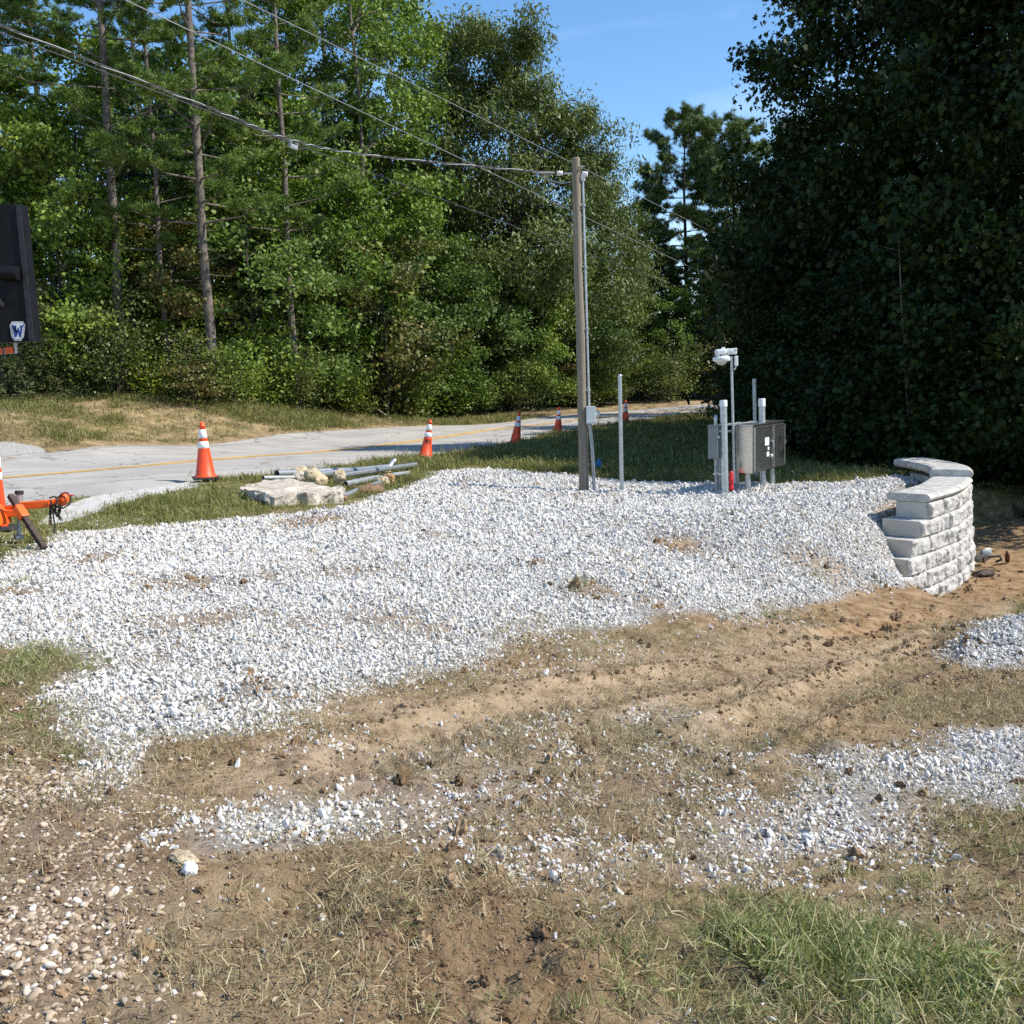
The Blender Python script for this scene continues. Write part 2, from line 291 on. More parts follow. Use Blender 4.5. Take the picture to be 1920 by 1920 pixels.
def random_mat(name, stops, rough=.8, spec=.3, noise=None, transl=0.0, attr=None, bump=0, sheen=0):
    """colour picked per instance (or per leaf, from a point attribute) along a ramp"""
    m = bpy.data.materials.new(name); m.use_nodes = True
    n = m.node_tree.nodes; l = m.node_tree.links.new; b = n['Principled BSDF']
    r = n.new('ShaderNodeValToRGB'); e = r.color_ramp.elements
    while len(e) < len(stops): e.new(.5)
    for k, (p, c) in enumerate(stops): e[k].position = p; e[k].color = (*c, 1)
    if attr:
        a = n.new('ShaderNodeAttribute'); a.attribute_name = attr; src = a.outputs['Fac']
        oi = n.new('ShaderNodeObjectInfo'); mm = n.new('ShaderNodeMath'); mm.operation = 'MULTIPLY_ADD'; mm.inputs[1].default_value = .3; mm.inputs[2].default_value = -.15
        ad = n.new('ShaderNodeMath'); ad.operation = 'ADD'; l(oi.outputs['Random'], mm.inputs[0]); l(mm.outputs[0], ad.inputs[0]); l(src, ad.inputs[1]); src = ad.outputs[0]
    else:
        oi = n.new('ShaderNodeObjectInfo'); src = oi.outputs['Random']
    l(src, r.inputs['Fac']); colr = r.outputs['Color']
    if noise:
        tcn = n.new('ShaderNodeTexCoord'); no = n.new('ShaderNodeTexNoise'); no.inputs['Scale'].default_value = noise[0]; no.inputs['Detail'].default_value = 3
        l(tcn.outputs['Object'], no.inputs['Vector'])
        mr = n.new('ShaderNodeMapRange'); mr.inputs['To Min'].default_value = 1-noise[1]; mr.inputs['To Max'].default_value = 1+noise[1]*.5; l(no.outputs['Fac'], mr.inputs['Value'])
        mu = n.new('ShaderNodeMix'); mu.data_type = 'RGBA'; mu.blend_type = 'MULTIPLY'; mu.inputs['Factor'].default_value = 1
        l(colr, mu.inputs['A']); l(mr.outputs['Result'], mu.inputs['B']); colr = mu.outputs['Result']
    l(colr, b.inputs['Base Color']); b.inputs['Roughness'].default_value = rough; b.inputs['Specular IOR Level'].default_value = spec
    if transl:
        tr = n.new('ShaderNodeBsdfTranslucent'); g = n.new('ShaderNodeMix'); g.data_type = 'RGBA'; g.blend_type = 'MULTIPLY'; g.inputs['Factor'].default_value = 1; g.inputs['B'].default_value = (1.25, 1.3, .55, 1)
        l(colr, g.inputs['A']); l(g.outputs['Result'], tr.inputs['Color'])
        ms = n.new('ShaderNodeMixShader'); ms.inputs['Fac'].default_value = transl; l(b.outputs['BSDF'], ms.inputs[1]); l(tr.outputs['BSDF'], ms.inputs[2])
        l(ms.outputs['Shader'], n['Material Output'].inputs['Surface'])
    return m
MAT = {}
MAT['orange'] = mat('orange_plastic', (.82, .075, .012), .45, var=.12, scale=5)
MAT['band'] = mat('white_reflective_band', (.80, .80, .80), .4, var=.12, scale=9)
MAT['rubber'] = mat('black_rubber', (.022, .022, .022), .75, var=.3, scale=12)
MAT['stencil'] = mat('dark_stencil_ink', (.03, .012, .01), .7)
MAT['galv'] = mat('galvanized_steel', (.50, .53, .54), .42, .75, var=.22, scale=14)
MAT['galv_dull'] = mat('dull_galvanized_steel', (.40, .42, .42), .55, .55, var=.25, scale=10)
MAT['stainless'] = mat('brushed_stainless_steel', (.56, .55, .52), .24, .95, var=.12, scale=4)
MAT['steel_mirror'] = mat('polished_stainless_steel', (.46, .46, .45), .36, 1.0, var=.18, scale=3)
MAT['graybox'] = mat('grey_painted_metal', (.20, .215, .225), .5, .2, var=.08)
MAT['meter'] = mat('pale_grey_painted_metal', (.50, .53, .54), .5, .1, var=.1)
MAT['white'] = mat('white_plastic', (.70, .71, .70), .45, var=.08)
MAT['glass_bowl'] = mat('frosted_lens', (.58, .55, .49), .35, var=.08)
MAT['red'] = mat('red_paint', (.55, .015, .02), .4, var=.2)
MAT['black'] = mat('black_painted_metal', (.008, .008, .010), .6, var=.4, scale=8, spec=.2)
MAT['blackedge'] = mat('worn_black_metal', (.028, .03, .034), .5, var=.4, scale=20, spec=.35)
MAT['tr_orange'] = mat('orange_paint', (.85, .13, .015), .38, var=.14, scale=5)
MAT['rust'] = mat('rusty_steel', (.075, .052, .04), .75, .3, var=.5, scale=14, bump=.3)
MAT['wire'] = mat('aluminium_cable', (.34, .35, .36), .5, .4, var=.1)
MAT['wire_dark'] = mat('black_cable', (.05, .05, .055), .6, var=.2)
MAT['blue'] = mat('blue_plastic', (.01, .16, .42), .5, var=.2)
MAT['badge_white'] = mat('white_badge_enamel', (.78, .78, .78), .35, var=.06)
MAT['badge_blue'] = mat('blue_badge_enamel', (.012, .035, .24), .35, var=.06)
MAT['limestone'] = mat('rough_pale_stone', (.50, .44, .36), .9, var=.4, scale=7, bump=.8, bscale=18)
MAT['plug'] = mat('clay_caked_concrete', (.50, .40, .26), .95, var=.35, scale=9, bump=.7, bscale=25)
MAT['rustplug'] = mat('rust_stained_concrete', (.40, .24, .11), .95, var=.5, scale=8, bump=.6)
MAT['block'] = mat('cast_white_concrete', (.49, .47, .43), .85, var=.36, scale=7, bump=.7, bscale=22, detail=8)
MAT['blocksmooth'] = mat('smooth_cast_concrete', (.50, .47, .41), .85, var=.16, scale=3, bump=.12, bscale=50)
MAT['soil'] = mat('brown_soil', (.20, .125, .07), .95, var=.45, scale=14, bump=.8, bscale=40)
MAT['bark'] = mat('grey_brown_bark', (.165, .138, .112), .95, var=.55, scale=7, bump=1.0, bscale=9)
MAT['bark_dark'] = mat('dark_bark', (.06, .05, .04), .95, var=.5, scale=6, bump=.8, bscale=9)
MAT['deadwood'] = mat('bleached_dead_wood', (.30, .25, .20), .9, var=.3, scale=8)
MAT['bottle'] = mat('brown_glass', (.09, .02, .015), .15, var=.2)
MAT['yellow'] = mat('faded_yellow_paint', (.72, .42, .09), .8, var=.35, scale=2.2)

def wood_pole_mat():
    m = mat('weathered_pole_timber', (.25, .21, .155), .9, var=.35, scale=5)
    n = m.node_tree.nodes; l = m.node_tree.links.new
    no = [x for x in n if x.type == 'TEX_NOISE'][0]; mpn = n.new('ShaderNodeMapping'); mpn.inputs['Scale'].default_value = (9, 9, .35)
    tcn = [x for x in n if x.type == 'TEX_COORD'][0]
    l(tcn.outputs['Object'], mpn.inputs['Vector']); l(mpn.outputs['Vector'], no.inputs['Vector'])
    bp = n.new('ShaderNodeBump'); bp.inputs['Strength'].default_value = .5; bp.inputs['Distance'].default_value = .01; l(no.outputs['Fac'], bp.inputs['Height']); l(bp.outputs['Normal'], n['Principled BSDF'].inputs['Normal'])
    return m
MAT['pole'] = wood_pole_mat()

# ------------------------------------------------------------------ mesh building
def tag(o, label=None, cat=None, group=None, kind=None):
    for k, v in (('label', label), ('category', cat), ('group', group), ('kind', kind)):
        if v: o[k] = v
    return o
def empty(name, loc=(0, 0, 0), label=None, cat=None, group=None, rz=0):
    o = bpy.data.objects.new(name, None); COL.objects.link(o); o.location = loc; o.rotation_euler = (0, 0, rz); o.empty_display_size = .2
    return tag(o, label, cat, group)
def np_mesh(name, V, F, mats=(), mi=None, smooth=False, attrs=None):
    """F: list of int arrays (n, k)"""
    me = bpy.data.meshes.new(name)
    V = np.asarray(V, np.float32); me.vertices.add(len(V)); me.vertices.foreach_set('co', V.ravel())
    loops = np.concatenate([f.ravel() for f in F]).astype(np.int32); tot = np.concatenate([np.full(len(f), f.shape[1]) for f in F]).astype(np.int32)
    me.loops.add(len(loops)); me.loops.foreach_set('vertex_index', loops)
    me.polygons.add(len(tot)); me.polygons.foreach_set('loop_start', np.concatenate([[0], np.cumsum(tot)[:-1]]).astype(np.int32)); me.polygons.foreach_set('loop_total', tot)
    for m in mats: me.materials.append(m)
    if mi is not None: me.polygons.foreach_set('material_index', np.asarray(mi, np.int32))
    if not isinstance(smooth, bool): me.polygons.foreach_set('use_smooth', np.asarray(smooth, bool))
    elif smooth: me.polygons.foreach_set('use_smooth', np.ones(len(tot), bool))
    for k, a in (attrs or {}).items():
        t = me.attributes.new(k, 'FLOAT', 'POINT'); t.data.foreach_set('value', np.asarray(a, np.float32))
    me.update(calc_edges=True)
    return me
class MB:
    def __init__(s): s.v = []; s.f = []; s.m = []; s.sm = []; s.n = 0
    def add(s, V, F, smooth=False, mi=0):
        V = np.asarray(V, float).reshape(-1, 3)
        if not isinstance(F, list): F = [F]
        for f in F:
            f = np.asarray(f, int); s.f.append(f+s.n); s.m.append(np.full(len(f), mi)); s.sm.append(np.full(len(f), smooth))
        s.v.append(V); s.n += len(V); return s
    def box(s, c, size, rot=None, bevel=0.0, mi=0):
        bm = bmesh.new(); bmesh.ops.create_cube(bm, size=1.0)
        for v in bm.verts: v.co = Vector((v.co.x*size[0], v.co.y*size[1], v.co.z*size[2]))
        if bevel: bmesh.ops.bevel(bm, geom=bm.edges[:], offset=bevel, segments=2, affect='EDGES', profile=.6)
        return s.bm(bm, c, rot, mi)
    def bm(s, bm, c=(0, 0, 0), rot=None, mi=0, smooth=False):
        bm.verts.index_update(); M3 = np.array(rot.to_matrix() if hasattr(rot, 'to_matrix') else rot) if rot is not None else np.eye(3)
        V = np.array([v.co for v in bm.verts]) @ M3.T + np.array(c); by = {}
        for f in bm.faces: by.setdefault(len(f.verts), []).append([v.index for v in f.verts])
        bm.free(); return s.add(V, [np.array(x) for x in by.values()], smooth, mi)
    def tube(s, pts, rad, n=10, cap=True, smooth=True, mi=0, noise=0):
        P = np.array([tuple(p) for p in pts], float); k = len(P); rad = np.full(k, rad, float) if np.isscalar(rad) else np.array(rad, float)
        T = np.gradient(P, axis=0) if k > 1 else np.array([[0, 0, 1.]]); T /= np.linalg.norm(T, axis=1)[:, None]+1e-9
        up = np.array([0, 0, 1.]) if abs(T[0][2]) < .9 else np.array([1., 0, 0]); A = np.cross(T[0], up); A /= np.linalg.norm(A); V = []
        for i in range(k):
            A = A-T[i]*A.dot(T[i]); A /= np.linalg.norm(A)+1e-9; B = np.cross(T[i], A); a = np.linspace(0, 2*math.pi, n, endpoint=False)
            rr = rad[i]*(1+noise*(RNG.random(n)-.5)) if noise else rad[i]
            V.append(P[i]+np.outer(np.cos(a)*rr, A)+np.outer(np.sin(a)*rr, B))
        V = np.concatenate(V); i = np.arange(k-1)[:, None]*n; j = np.arange(n)[None]; j2 = (j+1) % n
        F = np.stack([i+j, i+j2, i+n+j2, i+n+j], -1).reshape(-1, 4); s.add(V, F, smooth, mi)
        if cap:
            for e, rev in ((0, True), (k-1, False)):
                c = V[e*n:(e+1)*n]; f = np.arange(n)[None]; s.add(c, f[:, ::-1] if rev else f, False, mi)
        return s
    def cyl(s, a, b, r0, r1=None, n=16, mi=0): return s.tube([a, b], [r0, r0 if r1 is None else r1], n, mi=mi)
    def lathe(s, prof, c=(0, 0, 0), n=24, rot=None, smooth=True, mi=0):
        a = np.linspace(0, 2*math.pi, n, endpoint=False); V = np.concatenate([np.stack([r*np.cos(a), r*np.sin(a), np.full(n, z)], 1) for r, z in prof])
        M3 = np.array(rot.to_matrix()) if rot is not None else np.eye(3); V = V @ M3.T+np.array(c)
        k = len(prof); i = np.arange(k-1)[:, None]*n; j = np.arange(n)[None]; j2 = (j+1) % n
        return s.add(V, np.stack([i+j, i+j2, i+n+j2, i+n+j], -1).reshape(-1, 4), smooth, mi)
    def prism(s, outline, depth, c=(0, 0, 0), rot=None, mi=0):
        """outline in local x, z; extruded along local y"""
        k = len(outline); o = np.array(outline, float); V = np.concatenate([np.stack([o[:, 0], np.full(k, -depth/2), o[:, 1]], 1), np.stack([o[:, 0], np.full(k, depth/2), o[:, 1]], 1)])
        M3 = np.array(rot.to_matrix()) if rot is not None else np.eye(3); V = V @ M3.T+np.array(c); i = np.arange(k); i2 = (i+1) % k
        return s.add(V, [np.stack([i, i+k, i2+k, i2], -1), i[None], (i+k)[None, ::-1]], False, mi)
    def rock(s, c, size, rot=None, seed=0, sub=3, amp=.25, mi=0, flat=True, freq=1.6):
        bm = bmesh.new(); bmesh.ops.create_icosphere(bm, subdivisions=sub, radius=.5); from mathutils import noise as N
        for v in bm.verts:
            d = N.fractal(v.co*freq*2+Vector((seed*3.7, seed*1.3, seed*7.1)), .8, 2.0, 4); v.co *= 1+amp*d
            v.co = Vector((v.co.x*size[0], v.co.y*size[1], v.co.z*size[2]))
        return s.bm(bm, c, rot, mi, not flat)
    def mesh(s, name, mats):
        return np_mesh(name, np.concatenate(s.v), s.f, mats, np.concatenate(s.m), np.concatenate(s.sm))
    def build(s, name, m, parent=None, loc=(0, 0, 0), kind=None):
        mats = m if isinstance(m, (list, tuple)) else [m]
        o = bpy.data.objects.new(name, s.mesh(name, mats)); COL.objects.link(o); o.location = loc
        if parent is not None: o.parent = parent
        if kind: o['kind'] = kind
        return o
def dup(o, parent=None):
    c = o.copy(); COL.objects.link(c)
    if parent is not None: c.parent = parent
    for ch in list(o.children): dup(ch, c)
    return c

# ------------------------------------------------------------------ the ground: one sheet, denser near the camera
rr = 0.4*(260/0.4)**(np.linspace(0, 1, 860)); na = 860
ang = np.concatenate([np.linspace(-38, 38, na), np.linspace(38, 322, 90)[1:-1]]); an = np.radians(ang)
AA, RR = np.meshgrid(an, rr); gx = (RR*np.sin(AA)).ravel(); gy = (RR*np.cos(AA)).ravel()
gzv = np.concatenate([gz(gx[k:k+200000], gy[k:k+200000]) for k in range(0, len(gx), 200000)])
nc = len(ang); i = np.arange(len(rr)-1)[:, None]*nc; j = np.arange(nc)[None]; j2 = (j+1) % nc
GF = np.stack([i+j, i+nc+j, i+nc+j2, i+j2], -1).reshape(-1, 4)
GV = np.concatenate([np.stack([gx, gy, gzv], 1), [[0, 0, gz1(0, 0)]]])
fan = np.stack([np.full(nc, len(GV)-1), np.arange(nc), (np.arange(nc)+1) % nc], -1)
wx, wy = warp(gx, gy); near = np.hypot(gx, gy) < 60
def att(k, wp=True):
    a = samp(M[k], wx if wp else gx, wy if wp else gy)*((np.abs(gx) < 33)*(gy > -3)*(gy < 63)); return np.concatenate([a, [0]])
aw = att('white'); pe = fbm(gx*2.6, gy*2.6, 41)
attrs = {'white': aw, 'thin': att('thin'), 'green': np.maximum(att('green'), 0), 'bare': att('bare'), 'orange': att('orange'), 'pebble': att('pebble'), 'apron': np.maximum(att('apron', False), 0), 'drive': att('drive'), 'strip': att('strip'), 'bank': att('bank'), 'churn': att('churn')}
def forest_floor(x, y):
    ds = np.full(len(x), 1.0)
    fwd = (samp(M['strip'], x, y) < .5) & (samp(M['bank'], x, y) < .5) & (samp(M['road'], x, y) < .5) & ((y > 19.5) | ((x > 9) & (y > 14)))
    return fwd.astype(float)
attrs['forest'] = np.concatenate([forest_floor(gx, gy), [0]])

def ground_mat():
    m = bpy.data.materials.new('soil_and_turf'); m.use_nodes = True
    n = m.node_tree.nodes; l = m.node_tree.links.new; b = n['Principled BSDF']
    geo = n.new('ShaderNodeNewGeometry')
    def noise(s, d=5, r=.6):
        x = n.new('ShaderNodeTexNoise'); x.inputs['Scale'].default_value = s; x.inputs['Detail'].default_value = d; x.inputs['Roughness'].default_value = r; l(geo.outputs['Position'], x.inputs['Vector']); return x.outputs['Fac']
    def ramp(f, stops):
        r = n.new('ShaderNodeValToRGB'); e = r.color_ramp.elements
        while len(e) < len(stops): e.new(.5)
        for k, (p, c) in enumerate(stops): e[k].position = p; e[k].color = (*c, 1)
        l(f, r.inputs['Fac']); return r.outputs['Color']
    def attr(a): x = n.new('ShaderNodeAttribute'); x.attribute_name = a; return x.outputs['Fac']
    def mul(a, k, clamp=True):
        x = n.new('ShaderNodeMath'); x.operation = 'MULTIPLY'; x.use_clamp = clamp; l(a, x.inputs[0])
        if isinstance(k, (int, float)): x.inputs[1].default_value = k
        else: l(k, x.inputs[1])
        return x.outputs[0]
    def rng(a, lo, hi): x = n.new('ShaderNodeMapRange'); x.inputs['From Min'].default_value = lo; x.inputs['From Max'].default_value = hi; l(a, x.inputs['Value']); return x.outputs['Result']
    def mixc(f, A, B):
        x = n.new('ShaderNodeMix'); x.data_type = 'RGBA'; l(f, x.inputs['Factor'])
        for s, c in (('A', A), ('B', B)):
            if isinstance(c, tuple): x.inputs[s].default_value = (*c, 1)
            else: l(c, x.inputs[s])
        return x.outputs['Result']
    n1, n2, n3, n4 = noise(1.1), noise(7, 6), noise(38, 5, .7), noise(130, 3)
    soil = ramp(n2, [(.3, (.10, .062, .033)), (.44, (.22, .145, .08)), (.6, (.345, .24, .143)), (.75, (.45, .33, .21))])
    straw = ramp(n3, [(.35, (.10, .085, .04)), (.6, (.27, .22, .13))])
    c = mixc(mul(rng(n1, .42, .62), .5), soil, straw)
    c = mixc(mul(attr('bare'), rng(n2, .25, .5)), c, ramp(n2, [(.3, (.27, .19, .115)), (.6, (.43, .32, .21))]))
    c = mixc(attr('orange'), c, ramp(n2, [(.3, (.16, .092, .044)), (.5, (.28, .18, .095)), (.7, (.40, .28, .165))]))
    c = mixc(mul(attr('churn'), rng(n2, .36, .54)), c, ramp(n3, [(.35, (.105, .066, .037)), (.65, (.25, .17, .10))]))
    c = mixc(mul(attr('pebble'), 1.0), c, ramp(n3, [(.35, (.15, .105, .07)), (.65, (.33, .25, .18))]))
    c = mixc(mul(attr('green'), .75), c, ramp(n2, [(.3, (.045, .05, .018)), (.65, (.13, .125, .055))]))
    turf = ramp(n2, [(.3, (.075, .08, .024)), (.5, (.15, .145, .05)), (.7, (.26, .22, .10))])
    c = mixc(attr('strip'), c, turf)
    bankc = ramp(noise(1.6, 6, .7), [(.30, (.08, .085, .025)), (.42, (.20, .155, .075)), (.54, (.36, .26, .14)), (.72, (.48, .37, .23))])
    c = mixc(attr('bank'), c, bankc)
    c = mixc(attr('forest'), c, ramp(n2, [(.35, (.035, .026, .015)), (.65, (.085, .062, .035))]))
    wf = rng(attr('white'), .25, .7); fines = ramp(n3, [(.32, (.15, .14, .125)), (.5, (.30, .285, .26)), (.68, (.48, .465, .43))])
    fines = mixc(mul(attr('thin'), 1.4), fines, soil); c = mixc(wf, c, fines)
    c = mixc(rng(attr('apron'), .3, .6), c, ramp(n2, [(.3, (.36, .335, .29)), (.55, (.58, .56, .52))]))
    c = mixc(rng(attr('drive'), .3, .6), c, ramp(n3, [(.35, (.22, .21, .19)), (.65, (.52, .50, .47))]))
    l(c, b.inputs['Base Color']); b.inputs['Roughness'].default_value = .95; b.inputs['Specular IOR Level'].default_value = .15
    ad = n.new('ShaderNodeMath'); ad.operation = 'ADD'; l(mul(n4, .5, False), ad.inputs[0]); l(n3, ad.inputs[1])
    bp = n.new('ShaderNodeBump'); bp.inputs['Strength'].default_value = .9; bp.inputs['Distance'].default_value = .018; l(ad.outputs[0], bp.inputs['Height']); l(bp.outputs['Normal'], b.inputs['Normal'])
    return m
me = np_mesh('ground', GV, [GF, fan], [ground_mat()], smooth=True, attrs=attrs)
go = bpy.data.objects.new('ground', me); COL.objects.link(go); go['kind'] = 'structure'

# ------------------------------------------------------------------ the road and its markings
def road_mat():
    m = bpy.data.materials.new('pale_worn_asphalt'); m.use_nodes = True
    n = m.node_tree.nodes; l = m.node_tree.links.new; b = n['Principled BSDF']; geo = n.new('ShaderNodeNewGeometry')
    a = n.new('ShaderNodeAttribute'); a.attribute_name = 'across'
    def noise(s, d): x = n.new('ShaderNodeTexNoise'); x.inputs['Scale'].default_value = s; x.inputs['Detail'].default_value = d; l(geo.outputs['Position'], x.inputs['Vector']); return x.outputs['Fac']
    r = n.new('ShaderNodeValToRGB'); e = r.color_ramp.elements; e[0].position = .3; e[0].color = (.325, .305, .275, 1); e[1].position = .7; e[1].color = (.475, .45, .41, 1); l(noise(60, 6), r.inputs['Fac'])
    w2 = n.new('ShaderNodeValToRGB'); w2.color_ramp.interpolation = 'B_SPLINE'; e = w2.color_ramp.elements
    st = [(0, .80), (.06, 1.0), (.16, .93), (.3, 1.02), (.40, .93), (.5, .98), (.6, .93), (.72, 1.02), (.84, .93), (.94, 1.0), (1, .82)]
    while len(e) < len(st): e.new(.5)
    for k, (p, v) in enumerate(st): e[k].position = p; e[k].color = (v, v, v, 1)
    l(a.outputs['Fac'], w2.inputs['Fac'])
    x = n.new('ShaderNodeMix'); x.data_type = 'RGBA'; x.blend_type = 'MULTIPLY'; x.inputs['Factor'].default_value = 1; l(r.outputs['Color'], x.inputs['A']); l(w2.outputs['Color'], x.inputs['B'])
    r3 = n.new('ShaderNodeValToRGB'); e = r3.color_ramp.elements; e[0].position = .35; e[0].color = (.85, .85, .85, 1); e[1].position = .6; e[1].color = (1.05, 1.04, 1.02, 1); l(noise(.7, 5), r3.inputs['Fac'])
    y = n.new('ShaderNodeMix'); y.data_type = 'RGBA'; y.blend_type = 'MULTIPLY'; y.inputs['Factor'].default_value = 1; l(x.outputs['Result'], y.inputs['A']); l(r3.outputs['Color'], y.inputs['B'])
    vo = n.new('ShaderNodeTexVoronoi'); vo.feature = 'DISTANCE_TO_EDGE'; vo.inputs['Scale'].default_value = .33
    nd = n.new('ShaderNodeTexNoise'); nd.inputs['Scale'].default_value = 1.3; nd.inputs['Detail'].default_value = 5; l(geo.outputs['Position'], nd.inputs['Vector'])
    va = n.new('ShaderNodeVectorMath'); va.operation = 'MULTIPLY_ADD'; va.inputs[1].default_value = (1.6, 1.6, 0); l(nd.outputs['Color'], va.inputs[0]); l(geo.outputs['Position'], va.inputs[2]); l(va.outputs[0], vo.inputs['Vector'])
    cr = n.new('ShaderNodeValToRGB'); e = cr.color_ramp.elements; e[0].position = .004; e[0].color = (.50, .49, .48, 1); e[1].position = .013; e[1].color = (1, 1, 1, 1); l(vo.outputs['Distance'], cr.inputs['Fac'])
    z_ = n.new('ShaderNodeMix'); z_.data_type = 'RGBA'; z_.blend_type = 'MULTIPLY'; z_.inputs['Factor'].default_value = .8; l(y.outputs['Result'], z_.inputs['A']); l(cr.outputs['Color'], z_.inputs['B'])
    l(z_.outputs['Result'], b.inputs['Base Color']); b.inputs['Roughness'].default_value = .85
    bp = n.new('ShaderNodeBump'); bp.inputs['Strength'].default_value = .3; bp.inputs['Distance'].default_value = .01; l(noise(180, 3), bp.inputs['Height']); l(bp.outputs['Normal'], b.inputs['Normal'])
    return m
def strip_mesh(name, t0, t1, m, lift, nu, ragged=0):
    t = np.linspace(t0, t1, nu)[None, :, None]; P = NE[:, None]*(1-t)+FE[:, None]*t; P = P.reshape(-1, 2); k = len(NE)
    if ragged:
        P = P.reshape(k, nu, 2); nrm = (NE-FE)/np.linalg.norm(NE-FE, axis=1)[:, None]
        P[:, 0] += nrm*((fbm(NE[:, 0]*2.1, NE[:, 1]*2.1, 51)-.5)*ragged)[:, None]; P[:, -1] -= nrm*((fbm(FE[:, 0]*2.1, FE[:, 1]*2.1, 52)-.5)*ragged)[:, None]; P = P.reshape(-1, 2)
    tt = np.broadcast_to(t, (k, nu, 1)).ravel(); crown = .10*(1-(2*tt-1)**2)
    z = tps(P[:, 0], P[:, 1])+lift+crown*.5
    if ragged: z = z.reshape(k, nu); z[:, 0] -= .05; z[:, -1] -= .05; z = z.ravel()
    i = np.arange(k-1)[:, None]*nu; j = np.arange(nu-1)[None]; F = np.stack([i+j, i+nu+j, i+nu+j+1, i+j+1], -1).reshape(-1, 4)
    F = F[:, ::-1]
    o = bpy.data.objects.new(name, np_mesh(name, np.column_stack([P, z]), [F], [m], smooth=True, attrs={'across': tt})); COL.objects.link(o); return o
road = strip_mesh('road', 0.0, 1.0, road_mat(), .0, 25, ragged=.35); road['kind'] = 'structure'
for a, b in ((.476, .496), (.510, .530)):
    ln = strip_mesh('center_line', a, b, MAT['yellow'], .006, 3); ln.parent = road

# ------------------------------------------------------------------ scatter helper: instances on a point cloud (only for stuff nobody could count)
SRC = bpy.data.collections.new('scatter_sources')
def scatter(name, label, pts, rot, scl, idx, sources):
    c = bpy.data.collections.new(name+'_sources'); SRC.children.link(c)
    for k, me in enumerate(sources):
        o = bpy.data.objects.new('%s_source_%02d' % (name, k), me); c.objects.link(o)
    n = len(pts); me = bpy.data.meshes.new(name); me.vertices.add(n); me.vertices.foreach_set('co', np.asarray(pts, np.float32).ravel())
    for k, a in (('rot', rot), ('scl', scl)):
        t = me.attributes.new(k, 'FLOAT_VECTOR', 'POINT'); t.data.foreach_set('vector', np.asarray(a, np.float32).ravel())
    t = me.attributes.new('idx', 'INT', 'POINT'); t.data.foreach_set('value', np.asarray(idx, np.int32))
    o = bpy.data.objects.new(name, me); COL.objects.link(o); o['kind'] = 'stuff'; tag(o, label, name.replace('_', ' '))
    g = bpy.data.node_groups.new(name+'_nodes', 'GeometryNodeTree')
    g.interface.new_socket('Geometry', in_out='INPUT', socket_type='NodeSocketGeometry'); g.interface.new_socket('Geometry', in_out='OUTPUT', socket_type='NodeSocketGeometry')
    N = g.nodes; gi = N.new('NodeGroupInput'); gout = N.new('NodeGroupOutput'); iop = N.new('GeometryNodeInstanceOnPoints'); ci = N.new('GeometryNodeCollectionInfo')
    ci.inputs['Collection'].default_value = c; ci.inputs['Separate Children'].default_value = True; ci.inputs['Reset Children'].default_value = True
    def na(nm, ty): x = N.new('GeometryNodeInputNamedAttribute'); x.data_type = ty; x.inputs['Name'].default_value = nm; return x.outputs['Attribute']
    er = N.new('FunctionNodeEulerToRotation'); LL = g.links.new
    LL(gi.outputs[0], iop.inputs['Points']); LL(ci.outputs[0], iop.inputs['Instance']); iop.inputs['Pick Instance'].default_value = True
    LL(na('idx', 'INT'), iop.inputs['Instance Index']); LL(na('rot', 'FLOAT_VECTOR'), er.inputs[0]); LL(er.outputs[0], iop.inputs['Rotation']); LL(na('scl', 'FLOAT_VECTOR'), iop.inputs['Scale'])
    LL(iop.outputs[0], gout.inputs[0])
    md = o.modifiers.new('scatter', 'NODES'); md.node_group = g
    return o
def stone_mesh(seed, m, flat=.75, rounded=False):
    rs = np.random.default_rng(seed); bm = bmesh.new(); bmesh.ops.create_icosphere(bm, subdivisions=2, radius=1.0)
    V = np.array([v.co for v in bm.verts])
    for _ in range(5 if rounded else 11):
        d = rs.normal(size=3); d /= np.linalg.norm(d); h = rs.uniform(.48, .80) if not rounded else rs.uniform(.8, .95)
        p = V @ d; V = V-np.outer(np.maximum(p-h, 0)*.95, d)
    V *= 1+rs.normal(size=(len(V), 1))*.03; V *= np.array([.5, .5*rs.uniform(.65, .95), .5*flat*rs.uniform(.8, 1.1)])
    for v, c in zip(bm.verts, V): v.co = c
    mb = MB(); mb.bm(bm, smooth=rounded); return mb.mesh('stone', [m])
def blades(seed, n, h, wd, spread, lean, m, curl=1.0, seg=3, hv=.5):
    rs = np.random.default_rng(seed); V = []; F = []; at_ = []
    for k in range(n):
        a = rs.uniform(0, 2*math.pi); b = np.array([rs.normal()*spread, rs.normal()*spread, -.005]); d = np.array([math.cos(a), math.sin(a), 0]); s = np.array([-d[1], d[0], 0])
        if rs.random() < .5: s = s*.6+np.array([0, 0, .5])
        hh = h*rs.uniform(1-hv, 1+hv*.6); ll = lean*rs.uniform(.3, 1.5); base = len(V); rv = rs.random()
        for q in range(seg+1):
            t = q/seg; ang_ = min(ll*(.35+curl*t), 1.75); p = (V_prev + np.array([d[0]*math.sin(ang_), d[1]*math.sin(ang_), math.cos(ang_)])*hh/seg) if q else b
            V_prev = p; ww = wd*(1-t**1.5)*.5+.0006
            V.append(p-s*ww); V.append(p+s*ww); at_ += [rv, rv]
        for q in range(seg): F.append([base+2*q, base+2*q+1, base+2*q+3, base+2*q+2])
    return np_mesh('blades', np.array(V), [np.array(F)], [m], smooth=True, attrs={'rnd': at_})
MAT['stone'] = random_mat('crushed_white_limestone', [(0, (.34, .33, .31)), (.2, (.52, .505, .47)), (.5, (.62, .60, .56)), (.85, (.74, .72, .675)), (.93, (.58, .51, .42)), (1, (.30, .27, .24))], .85, .25, noise=(1.6, .18))
